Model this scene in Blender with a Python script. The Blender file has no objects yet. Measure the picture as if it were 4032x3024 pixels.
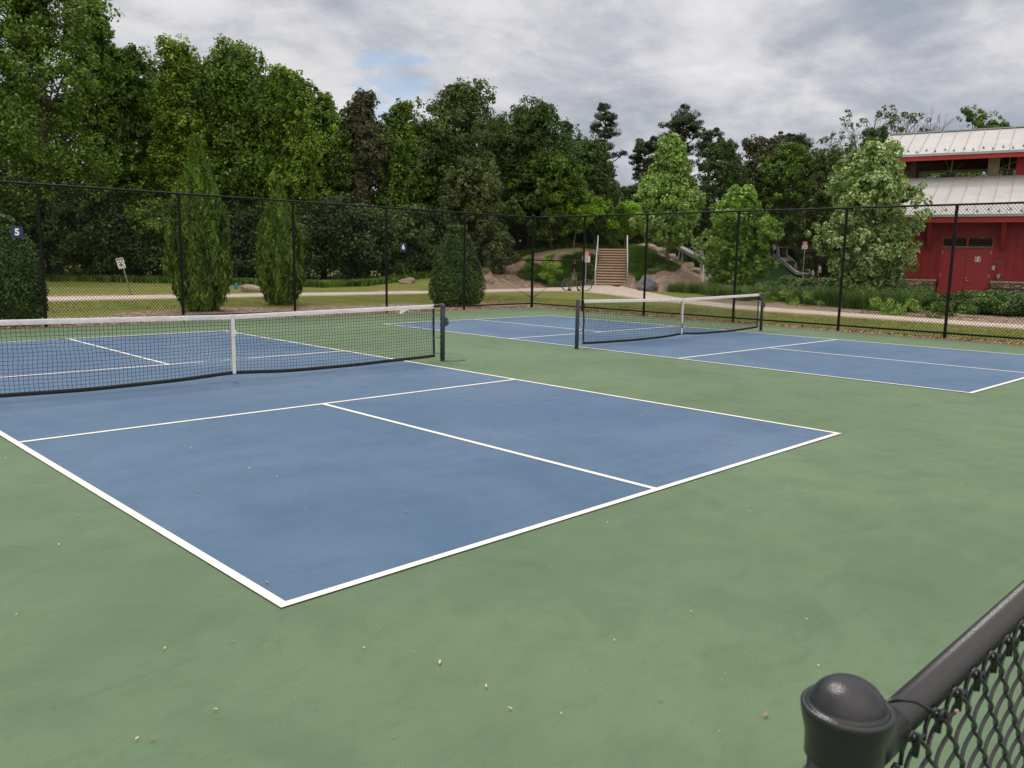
import bpy, bmesh, math, random
import numpy as np
from mathutils import Vector, Matrix

sc = bpy.context.scene
COL = sc.collection
# ------------------------------------------------------------------ camera
YAW, PITCH, ROLL = 0.79510, -0.15130, 0.01820
CAMP = np.array([-1.8306, -3.4153, 1.6560])
FPX = 3255.2
def cam_axes():
    cy, sy, cp, sp = math.cos(YAW), math.sin(YAW), math.cos(PITCH), math.sin(PITCH)
    f = np.array([cy*cp, sy*cp, sp]); r = np.array([sy, -cy, 0.0]); u = np.cross(r, f)
    c, s = math.cos(ROLL), math.sin(ROLL)
    return c*r+s*u, -s*r+c*u, f
RX, UX, FX = cam_axes()
cd = bpy.data.cameras.new('camera'); cam = bpy.data.objects.new('camera', cd); COL.objects.link(cam)
cam.matrix_world = Matrix(((RX[0], UX[0], -FX[0], CAMP[0]), (RX[1], UX[1], -FX[1], CAMP[1]), (RX[2], UX[2], -FX[2], CAMP[2]), (0, 0, 0, 1)))
cd.sensor_width = 36.0; cd.lens = 36.0*FPX/4032.0; cd.clip_start = 0.05; cd.clip_end = 3000
cd.dof.use_dof = True; cd.dof.focus_distance = 14.0; cd.dof.aperture_fstop = 14.0
sc.camera = cam
sc.render.resolution_x = 1024; sc.render.resolution_y = 768

def ray(x, y):
    return FX+(x-2016)/FPX*RX-(y-1512)/FPX*UX
def at(x, y, D):
    """point seen at photo pixel x,y (4032 wide) at horizontal distance D"""
    d = ray(x, y); return CAMP+d*(D/math.hypot(d[0], d[1]))
def ground_at(x, D):
    """ground point in the direction of photo column x at distance D"""
    lo, hi = 300.0, 3000.0
    p = at(x, 1100, D)
    for _ in range(3):
        z = terrain_z(p[0], p[1]); d = ray(x, 1100)
        # column x is slightly tilted: follow it down to the ground
        a, b = 700.0, 2600.0
        for _ in range(30):
            m = (a+b)/2
            if at(x, m, D)[2] > z: a = m
            else: b = m
        p = at(x, a, D)
    return np.array([p[0], p[1], terrain_z(p[0], p[1])])

# ------------------------------------------------------------------ world, sun, exposure
SUN_EL, SUN_AZ = math.radians(58), math.radians(70)      # azimuth from +x towards +y
w = bpy.data.worlds.new('World'); sc.world = w; w.use_nodes = True
nt = w.node_tree; N = nt.nodes; LK = nt.links; N.clear()
def nd(t, **k):
    n = N.new(t)
    for a, b in k.items(): setattr(n, a, b)
    return n
out = nd('ShaderNodeOutputWorld')
sky = nd('ShaderNodeTexSky', sky_type='NISHITA'); sky.sun_disc = False
sky.sun_elevation = SUN_EL; sky.sun_rotation = math.radians(90)-SUN_AZ; sky.air_density = 1.0; sky.dust_density = 0.6
bg1 = nd('ShaderNodeBackground'); bg1.inputs[1].default_value = 0.10
LK.new(sky.outputs[0], bg1.inputs[0])
tc = nd('ShaderNodeTexCoord'); sep = nd('ShaderNodeSeparateXYZ'); LK.new(tc.outputs['Generated'], sep.inputs[0])
def M(op, a, b=None, c=None, clamp=False):
    n = nd('ShaderNodeMath', operation=op); n.use_clamp = clamp
    for i, v in enumerate((a, b, c)):
        if v is None: continue
        if isinstance(v, (int, float)): n.inputs[i].default_value = v
        else: LK.new(v, n.inputs[i])
    return n.outputs[0]
zc = M('MAXIMUM', sep.outputs[2], 0.0)
zz = M('ADD', zc, 0.24)
comb = nd('ShaderNodeCombineXYZ')
LK.new(M('DIVIDE', sep.outputs[0], zz), comb.inputs[0]); LK.new(M('DIVIDE', sep.outputs[1], zz), comb.inputs[1]); comb.inputs[2].default_value = 3.7
def noise(vec, scale, detail, rough=0.5, dist=0.0, off=(0, 0, 0)):
    mp = nd('ShaderNodeMapping'); mp.inputs['Location'].default_value = off; LK.new(vec, mp.inputs[0])
    n = nd('ShaderNodeTexNoise'); n.inputs['Scale'].default_value = scale; n.inputs['Detail'].default_value = detail
    n.inputs['Roughness'].default_value = rough; n.inputs['Distortion'].default_value = dist
    LK.new(mp.outputs[0], n.inputs['Vector']); return n.outputs[0]
nA = noise(comb.outputs[0], 0.55, 3, 0.5, 0.3, (2.1, 0.4, 0))
nB = noise(comb.outputs[0], 2.3, 9, 0.58, 0.25, (0.3, 5.2, 0))
nC = noise(comb.outputs[0], 7.0, 7, 0.62, 0.3, (7.3, 1.2, 0))
t = M('ADD', M('ADD', M('MULTIPLY', nA, 0.50), M('MULTIPLY', nB, 0.95)), M('MULTIPLY', nC, 0.32))
# brighter bank of cloud over the wood, darker towards the right
def lobe(px, py, width):
    d = ray(px, py); d = d/np.linalg.norm(d)
    v = nd('ShaderNodeVectorMath', operation='DOT_PRODUCT'); nrm = nd('ShaderNodeVectorMath', operation='NORMALIZE')
    LK.new(tc.outputs['Generated'], nrm.inputs[0]); LK.new(nrm.outputs[0], v.inputs[0]); v.inputs[1].default_value = tuple(d)
    c = math.cos(math.radians(width))
    mr = nd('ShaderNodeMapRange', interpolation_type='SMOOTHSTEP'); LK.new(v.outputs['Value'], mr.inputs[0])
    mr.inputs[1].default_value = c; mr.inputs[2].default_value = 1.0; return mr.outputs[0]
t = M('SUBTRACT', t, 0.05)
t = M('ADD', t, M('MULTIPLY', lobe(1500, 330, 20), 0.10))
t = M('ADD', t, M('MULTIPLY', lobe(700, 150, 16), 0.05))
t = M('ADD', t, M('MULTIPLY', lobe(2900, 60, 9), 0.07))
t = M('SUBTRACT', t, M('MULTIPLY', lobe(2900, 420, 18), 0.11))
t = M('SUBTRACT', t, M('MULTIPLY', lobe(4100, 350, 20), 0.045))
t = M('SUBTRACT', t, M('MULTIPLY', lobe(2300, 60, 8), 0.10))
t = M('SUBTRACT', t, M('MULTIPLY', lobe(1750, -150, 12), 0.10))
ramp = nd('ShaderNodeValToRGB'); LK.new(t, ramp.inputs[0])
cr = ramp.color_ramp
cr.elements[0].position = 0.58; cr.elements[0].color = (0.365, 0.400, 0.475, 1)
cr.elements[1].position = 1.12 if False else 1.0; cr.elements[1].color = (0.80, 0.795, 0.81, 1)
for p_, c_ in ((0.68, (0.44, 0.465, 0.53, 1)), (0.78, (0.555, 0.57, 0.62, 1)), (0.88, (0.70, 0.70, 0.725, 1))):
    e = cr.elements.new(p_); e.color = c_
# overcast skies are brighter overhead than at the horizon
boost = M('ADD', 1.0, M('MULTIPLY', M('POWER', M('MAXIMUM', M('SUBTRACT', zc, 0.42), 0.0), 1.2), 2.6))
# unseen sky behind the camera, brightened to light the surfaces facing it
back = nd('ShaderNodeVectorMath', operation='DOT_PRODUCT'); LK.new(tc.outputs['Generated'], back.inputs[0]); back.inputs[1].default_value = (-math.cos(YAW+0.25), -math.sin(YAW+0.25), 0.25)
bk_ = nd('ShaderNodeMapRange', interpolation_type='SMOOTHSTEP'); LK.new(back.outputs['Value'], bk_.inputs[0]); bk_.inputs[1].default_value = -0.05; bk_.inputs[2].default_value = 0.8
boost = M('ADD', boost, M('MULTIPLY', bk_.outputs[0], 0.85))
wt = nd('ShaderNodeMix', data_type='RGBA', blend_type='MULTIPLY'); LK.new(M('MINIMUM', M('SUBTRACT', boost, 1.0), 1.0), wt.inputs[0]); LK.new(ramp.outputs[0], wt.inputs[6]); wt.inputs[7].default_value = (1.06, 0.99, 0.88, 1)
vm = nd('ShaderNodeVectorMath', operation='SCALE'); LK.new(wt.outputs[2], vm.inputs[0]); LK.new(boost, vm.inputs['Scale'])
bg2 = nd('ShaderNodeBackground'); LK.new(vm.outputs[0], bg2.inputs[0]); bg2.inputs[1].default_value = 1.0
# small blue opening
hole = lobe(1545, 340, 5.0)
hn = noise(comb.outputs[0], 6.5, 5, 0.6, 0.5, (1.7, 2.2, 0))
hm = nd('ShaderNodeMapRange'); LK.new(M('MULTIPLY', hole, hn), hm.inputs[0]); hm.inputs[1].default_value = 0.39; hm.inputs[2].default_value = 0.53
mx = nd('ShaderNodeMixShader'); LK.new(M('MULTIPLY', hm.outputs[0], 0.7), mx.inputs[0]); LK.new(bg2.outputs[0], mx.inputs[1]); LK.new(bg1.outputs[0], mx.inputs[2])
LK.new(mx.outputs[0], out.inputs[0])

sl = bpy.data.lights.new('sun', 'SUN'); sl.energy = 1.5; sl.angle = math.radians(11); sl.color = (1.0, 0.955, 0.89)
so = bpy.data.objects.new('sun', sl); COL.objects.link(so)
sd = Vector((math.cos(SUN_EL)*math.cos(SUN_AZ), math.cos(SUN_EL)*math.sin(SUN_AZ), math.sin(SUN_EL)))
so.rotation_euler = sd.to_track_quat('Z', 'Y').to_euler(); so.location = (0, 0, 50)
sc.view_settings.view_transform = 'Standard'; sc.view_settings.look = 'None'; sc.view_settings.gamma = 1.0
sc.view_settings.exposure = 0.0
sc.render.engine = 'CYCLES'
sc.cycles.max_bounces = 6; sc.cycles.transparent_max_bounces = 8

# ------------------------------------------------------------------ helpers
class MB:
    """collects geometry for ONE mesh object"""
    def __init__(s): s.v = []; s.f = []; s.n = 0
    def add(s, vs, fs):
        b = s.n; s.v.extend([tuple(map(float, p)) for p in vs]); s.n += len(vs)
        s.f.extend([tuple(i+b for i in f) for f in fs])
    def box(s, lo, hi, m=None):
        x0, y0, z0 = lo; x1, y1, z1 = hi
        vs = [(x0, y0, z0), (x1, y0, z0), (x1, y1, z0), (x0, y1, z0), (x0, y0, z1), (x1, y0, z1), (x1, y1, z1), (x0, y1, z1)]
        if m is not None: vs = [m(p) for p in vs]
        s.add(vs, [(0, 3, 2, 1), (4, 5, 6, 7), (0, 1, 5, 4), (1, 2, 6, 5), (2, 3, 7, 6), (3, 0, 4, 7)])
    def tube(s, pts, r, n=8, caps=True):
        P = [Vector(p) for p in pts]; R = r if isinstance(r, (list, tuple, np.ndarray)) else [r]*len(P)
        vs = []; up = None
        for i, p in enumerate(P):
            if i == 0: t = P[1]-P[0]
            elif i == len(P)-1: t = P[-1]-P[-2]
            else: t = (P[i+1]-P[i]).normalized()+(P[i]-P[i-1]).normalized()
            if t.length < 1e-9: t = Vector((0, 0, 1))
            t.normalize()
            if up is None:
                up = Vector((0, 0, 1)) if abs(t.z) < 0.9 else Vector((1, 0, 0))
            a = up-t*up.dot(t)
            if a.length < 1e-6: a = t.orthogonal()
            a.normalize(); up = a; b = t.cross(a)
            for k in range(n):
                q = 2*math.pi*k/n; vs.append(p+(a*math.cos(q)+b*math.sin(q))*R[i])
        fs = []
        for i in range(len(P)-1):
            for k in range(n):
                k2 = (k+1) % n; fs.append((i*n+k, i*n+k2, (i+1)*n+k2, (i+1)*n+k))
        if caps:
            fs.append(tuple(reversed(range(n)))); fs.append(tuple(range((len(P)-1)*n, len(P)*n)))
        s.add(vs, fs)
    def lathe(s, prof, c=(0, 0, 0), n=24):
        vs = []; fs = []
        for (r, z) in prof:
            for k in range(n):
                q = 2*math.pi*k/n; vs.append((c[0]+r*math.cos(q), c[1]+r*math.sin(q), c[2]+z))
        for i in range(len(prof)-1):
            for k in range(n):
                k2 = (k+1) % n; fs.append((i*n+k, i*n+k2, (i+1)*n+k2, (i+1)*n+k))
        fs.append(tuple(reversed(range(n)))); fs.append(tuple(range((len(prof)-1)*n, len(prof)*n)))
        s.add(vs, fs)
    def prism(s, poly, m0, m1):
        """poly: list of 2d points; m0/m1 map a 2d point to 3d on each face"""
        n = len(poly); vs = [m0(p) for p in poly]+[m1(p) for p in poly]
        fs = [tuple(range(n)), tuple(reversed(range(n, 2*n)))]+[(i, (i+1) % n+0, (i+1) % n+n, i+n) for i in range(n)]
        s.add(vs, [tuple(f) for f in fs])
    def build(s, name, mat, parent=None, smooth=False, bevel=0.0):
        me = bpy.data.meshes.new(name); me.from_pydata(s.v, [], s.f); me.validate(); me.update()
        if bevel or True:
            bm = bmesh.new(); bm.from_mesh(me); bmesh.ops.recalc_face_normals(bm, faces=bm.faces); bm.to_mesh(me); bm.free()
        if smooth: me.polygons.foreach_set('use_smooth', [True]*len(me.polygons))
        o = bpy.data.objects.new(name, me); COL.objects.link(o); me.materials.append(mat)
        if parent is not None: o.parent = parent
        if bevel:
            b = o.modifiers.new('bevel', 'BEVEL'); b.width = bevel; b.segments = 2; b.limit_method = 'ANGLE'
        return o
def tag(o, label=None, cat=None, group=None, kind=None):
    if label: o['label'] = label
    if cat: o['category'] = cat
    if group: o['group'] = group
    if kind: o['kind'] = kind
    return o
def empty(name, loc=(0, 0, 0), rz=0.0, label=None, cat=None, group=None):
    o = bpy.data.objects.new(name, None); COL.objects.link(o); o.location = tuple(map(float, loc)); o.rotation_euler = (0, 0, rz)
    o.empty_display_size = 0.2
    return tag(o, label, cat, group)
def copy_tree(o, parent=None):
    c = o.copy(); COL.objects.link(c); c.parent = parent
    for ch in list(o.children): copy_tree(ch, c)
    return c
def np_mesh(name, V, F, mat, parent=None, rnd=None, smooth=False):
    """V (n,3), F (m,k) regular faces"""
    V = np.asarray(V, np.float32); F = np.asarray(F, np.int32); k = F.shape[1]
    me = bpy.data.meshes.new(name); me.vertices.add(len(V)); me.vertices.foreach_set('co', V.ravel())
    me.loops.add(F.size); me.loops.foreach_set('vertex_index', F.ravel())
    me.polygons.add(len(F)); me.polygons.foreach_set('loop_start', np.arange(0, F.size, k, dtype=np.int32))
    if smooth: me.polygons.foreach_set('use_smooth', np.ones(len(F), bool))
    me.update(calc_edges=True)
    if rnd is not None:
        a = me.attributes.new('rnd', 'FLOAT', 'FACE'); a.data.foreach_set('value', np.asarray(rnd, np.float32))
    me.materials.append(mat)
    o = bpy.data.objects.new(name, me); COL.objects.link(o)
    if parent is not None: o.parent = parent
    return o

# ------------------------------------------------------------------ materials
class Mat:
    def __init__(s, name):
        s.m = bpy.data.materials.new(name); s.m.use_nodes = True; s.t = s.m.node_tree; s.t.nodes.clear()
        s.out = s.t.nodes.new('ShaderNodeOutputMaterial'); s.b = s.t.nodes.new('ShaderNodeBsdfPrincipled')
        s.t.links.new(s.b.outputs[0], s.out.inputs[0]); s._tc = None
    def n(s, t, **k):
        n = s.t.nodes.new(t)
        for a, b in k.items(): setattr(n, a, b)
        return n
    def l(s, a, b): s.t.links.new(a, b)
    def coord(s, world=True):
        if s._tc is None:
            if world: s._tc = s.n('ShaderNodeNewGeometry').outputs['Position']
            else: s._tc = s.n('ShaderNodeTexCoord').outputs['Object']
        return s._tc
    def noise(s, scale, detail=4, rough=0.5, dist=0.0, stretch=None, world=True):
        v = s.coord(world)
        if stretch:
            mp = s.n('ShaderNodeMapping'); mp.inputs['Scale'].default_value = stretch
            if len(stretch) == 3: pass
            s.l(v, mp.inputs[0]); v = mp.outputs[0]
        n = s.n('ShaderNodeTexNoise'); n.inputs['Scale'].default_value = scale; n.inputs['Detail'].default_value = detail
        n.inputs['Roughness'].default_value = rough; n.inputs['Distortion'].default_value = dist
        s.l(v, n.inputs['Vector']); return n.outputs[0]
    def ramp(s, fac, stops):
        r = s.n('ShaderNodeValToRGB'); s.l(fac, r.inputs[0]); e = r.color_ramp.elements
        e[0].position = stops[0][0]; e[0].color = (*stops[0][1], 1); e[1].position = stops[-1][0]; e[1].color = (*stops[-1][1], 1)
        for p, c in stops[1:-1]:
            q = e.new(p); q.color = (*c, 1)
        return r.outputs[0]
    def val(s, fac, a, b, c=0.0, d=1.0):
        r = s.n('ShaderNodeMapRange'); s.l(fac, r.inputs[0]); r.inputs[1].default_value = a; r.inputs[2].default_value = b
        r.inputs[3].default_value = c; r.inputs[4].default_value = d; return r.outputs[0]
    def mix(s, fac, a, b, mode='MIX'):
        x = s.n('ShaderNodeMix', data_type='RGBA', blend_type=mode)
        for i, v in ((0, fac), (6, a), (7, b)):
            if isinstance(v, (int, float)): x.inputs[i].default_value = v
            elif isinstance(v, tuple): x.inputs[i].default_value = (*v, 1)
            else: s.l(v, x.inputs[i])
        return x.outputs[2]
    def math(s, op, a, b=0.0):
        n = s.n('ShaderNodeMath', operation=op)
        for i, v in enumerate((a, b)):
            if isinstance(v, (int, float)): n.inputs[i].default_value = v
            else: s.l(v, n.inputs[i])
        return n.outputs[0]
    def bump(s, h, strength=0.3, dist=0.01):
        b = s.n('ShaderNodeBump'); b.inputs['Strength'].default_value = strength; b.inputs['Distance'].default_value = dist
        s.l(h, b.inputs['Height']); s.l(b.outputs[0], s.b.inputs['Normal'])
    def set(s, col=None, rough=0.6, spec=0.4, metal=0.0):
        if isinstance(col, tuple): s.b.inputs['Base Color'].default_value = (*col, 1)
        elif col is not None: s.l(col, s.b.inputs['Base Color'])
        s.b.inputs['Roughness'].default_value = rough; s.b.inputs['Specular IOR Level'].default_value = spec
        s.b.inputs['Metallic'].default_value = metal; return s

def paint(name, col, rough=0.5, spec=0.4, var=0.12, scale=6.0, metal=0.0, bump=0.0, world=False):
    m = Mat(name); n = m.noise(scale, 5, 0.6, world=world)
    a = tuple(c*(1-var) for c in col); b = tuple(min(1, c*(1+var)) for c in col)
    m.set(m.ramp(n, [(0.3, a), (0.7, b)]), rough, spec, metal)
    if bump: m.bump(m.noise(scale*8, 4, world=world), bump, 0.01)
    return m.m
def leaf_mat(name, dark, mid, light, rough=0.55, trans=0.25, spec=0.3):
    m = Mat(name); at_ = m.n('ShaderNodeAttribute', attribute_name='rnd')
    n = m.noise(0.9, 3, 0.6)
    f = m.math('ADD', m.math('MULTIPLY', at_.outputs['Fac'], 0.6), m.math('MULTIPLY', n, 0.55))
    dark, mid, light = tuple(v*0.95 for v in dark), tuple(v*1.25 for v in mid), tuple(v*1.6 for v in light)
    c = m.ramp(f, [(0.25, dark), (0.55, mid), (0.85, light)])
    m.set(c, rough, spec)
    tr = m.n('ShaderNodeBsdfTranslucent'); c2 = m.mix(1.0, c, (1.0, 1.15, 0.55), 'MULTIPLY'); m.l(c2, tr.inputs[0])
    ms = m.n('ShaderNodeMixShader'); ms.inputs[0].default_value = trans
    m.l(m.b.outputs[0], ms.inputs[1]); m.l(tr.outputs[0], ms.inputs[2]); m.l(ms.outputs[0], m.out.inputs[0])
    return m.m

def court_mat(name, col, light, dark, dirt):
    m = Mat(name)
    big = m.noise(0.35, 4, 0.55, 0.8); med = m.noise(2.2, 6, 0.6, 0.5); fine = m.noise(110, 4, 0.8)
    # rolled-on coating: broad faint strokes across the court
    stroke = m.noise(1.0, 5, 0.6, 0.3, stretch=(0.25, 2.6, 1))
    c = m.mix(m.val(big, 0.35, 0.68), col, light)
    c = m.mix(m.math('MULTIPLY', m.val(med, 0.46, 0.70), 0.42), c, dark)
    smear = m.noise(7.0, 6, 0.7, 1.2, stretch=(0.6, 1.4, 1)); c = m.mix(m.math('MULTIPLY', m.val(smear, 0.50, 0.68), 0.30), c, dark)
    pale = m.noise(1.1, 6, 0.62, 1.8); c = m.mix(m.math('MULTIPLY', m.val(pale, 0.56, 0.72), 0.42), c, light)
    warm = m.noise(0.6, 4, 0.6, 0.5); c = m.mix(m.math('MULTIPLY', m.val(warm, 0.50, 0.70), 0.10 if dirt else 0.03), c, (0.17, 0.165, 0.10))
    for (ox, oy, s_, a_, b2) in ((3.5, -7.0, 1.35, 0.50, 0.62), (-9.0, 3.0, 1.1, 0.52, 0.64)):   # squeegee swirls left in the coating
        mp = m.n('ShaderNodeMapping'); mp.inputs['Location'].default_value = (-ox, -oy, 0); m.l(m.coord(), mp.inputs[0])
        wv_ = m.n('ShaderNodeTexWave', wave_type='RINGS', rings_direction='Z'); wv_.inputs['Scale'].default_value = s_; wv_.inputs['Distortion'].default_value = 5.0; wv_.inputs['Detail'].default_value = 3.0; wv_.inputs['Detail Scale'].default_value = 0.6; m.l(mp.outputs[0], wv_.inputs['Vector'])
        mk = m.val(m.noise(0.45, 3, 0.5, 0.4), a_, b2); c = m.mix(m.math('MULTIPLY', m.math('MULTIPLY', m.val(wv_.outputs[0], 0.45, 1.0), mk), 0.28), c, light)
    nick = m.noise(55, 3, 0.6, 0.8, stretch=(1.0, 0.35, 1)); c = m.mix(m.math('MULTIPLY', m.math('MULTIPLY', m.val(nick, 0.66, 0.72), m.val(m.noise(1.6, 3), 0.45, 0.6)), 0.5), c, (0.05, 0.06, 0.045))
    c = m.mix(m.math('MULTIPLY', m.val(stroke, 0.52, 0.72), 0.30), c, light)
    c = m.mix(m.math('MULTIPLY', m.val(fine, 0.38, 0.66), 0.34), c, dark)
    sc_ = m.noise(0.8, 3, 0.5, 2.5, stretch=(1, 1, 1))
    sp = m.noise(38, 2, 0.5); c = m.mix(m.math('MULTIPLY', m.val(sp, 0.715, 0.74), 0.55), c, (0.07, 0.075, 0.06))
    sp2 = m.noise(23, 2, 0.5, stretch=(1, 1.3, 1)); c = m.mix(m.math('MULTIPLY', m.val(sp2, 0.765, 0.78), 0.4), c, (0.45, 0.47, 0.42))
    # thin scuff marks
    wv = m.noise(1.3, 2, 0.4, 3.0, stretch=(1, 0.35, 1))
    band = m.math('ABSOLUTE', m.math('SUBTRACT', wv, 0.5)); th = m.math('MULTIPLY', m.val(band, 0.0012, 0.0, 0, 1), m.val(m.noise(0.9, 2), 0.56, 0.66))
    c = m.mix(m.math('MULTIPLY', th, 0.5), c, tuple(min(1, x*1.7) for x in light))
    if dirt: # soil washed in along the fences (x = 18.4 / y = 16.3)
        sp_ = m.n('ShaderNodeSeparateXYZ'); m.l(m.coord(), sp_.inputs[0])
        e = m.math('MAXIMUM', m.val(sp_.outputs[0], 17.75, 18.45), m.val(sp_.outputs[1], 15.9, 16.4))
        e = m.math('MULTIPLY', e, m.val(med, 0.3, 0.6)); c = m.mix(m.math('MULTIPLY', e, 0.75), c, (0.23, 0.145, 0.085))
        # rain pooling stain along the joint between the two courts
    m.set(c, 0.78, 0.22)
    m.bump(fine, 0.35, 0.004)
    return m.m
# ------------------------------------------------------------------ terrain
T_PX = [-3000, 1300, 1418, 1692, 1850, 1923, 2018, 2099, 2223, 2301, 2360, 2460, 2522, 2627, 2700, 2745, 2850, 2950, 9000]
T_H = [0, 0, 0.05, .43, .8, 1.05, 1.5, 1.95, 2.38, 2.52, 2.4, 2.4, 2.55, 2.2, 1.57, 1.2, .6, 0, 0]
T_F = [42, 42, 42, 42, 44, 45, 46.5, 48.5, 51, 53.2, 54.2, 54.2, 50.5, 48, 48, 49, 51, 52, 52]
T_C = [52, 52, 52, 52, 55, 57, 59, 60, 60, 60, 60.2, 60.2, 60, 60, 60, 60, 62, 62, 62]
def terrain_z(x, y):
    x = np.asarray(x, float); y = np.asarray(y, float)
    dx, dy = x-CAMP[0], y-CAMP[1]; D = np.hypot(dx, dy)
    dep = dx*FX[0]+dy*FX[1]; lat = dx*math.sin(YAW)-dy*math.cos(YAW)
    px = np.where(dep > 0.5, 2057+3240*lat/np.maximum(dep, 0.5)*0.99, 9000*np.sign(lat))
    h = np.interp(px, T_PX, T_H); f = np.interp(px, T_PX, T_F); c = np.interp(px, T_PX, T_C)
    t = np.clip((D-f)/np.maximum(c-f, 0.1), 0, 1); t = t*(2-t)*0.65+t*t*(3-2*t)*0.35
    back = 1-np.clip((D-c-5)/14, 0, 1)
    z = h*t*(0.25+0.75*back*back*(3-2*back))
    # the turfed hump of the playground
    u_ = np.clip((D-77.4)/4.2, 0, 1); b_ = np.clip((92-D)/7, 0, 1); l_ = np.clip((px-2860)/90, 0, 1)*np.clip((3260-px)/80, 0, 1)
    z = z+1.93*u_*u_*(3-2*u_)*b_*l_*l_*(3-2*l_)*1.0
    # the stairs are cut into the mound
    sv = (x-STB[0])*STD[0]+(y-STB[1])*STD[1]; sl = np.abs(-(x-STB[0])*STD[1]+(y-STB[1])*STD[0])
    z = np.where((sl < 1.02) & (sv > -0.3) & (sv < 6.4), np.minimum(z, np.maximum(0, sv)*0.38-0.25), z)
    z = z-0.03
    return z if z.shape else float(z)
_q = at(2405, 1120, 53.6); STB = (_q[0], _q[1]); _w = np.array([_q[0]-CAMP[0], _q[1]-CAMP[1]]); STD = _w/np.linalg.norm(_w)
_p = at(3075, 1030, 80.5); PLAY = (_p[0], _p[1])

def px_of(x, y):
    dx, dy = x-CAMP[0], y-CAMP[1]
    dep = dx*FX[0]+dy*FX[1]; lat = dx*math.sin(YAW)-dy*math.cos(YAW)
    return np.where(dep > 0.5, 2057+3240*lat/np.maximum(dep, 0.5)*0.99, 9000*np.sign(lat))

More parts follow.
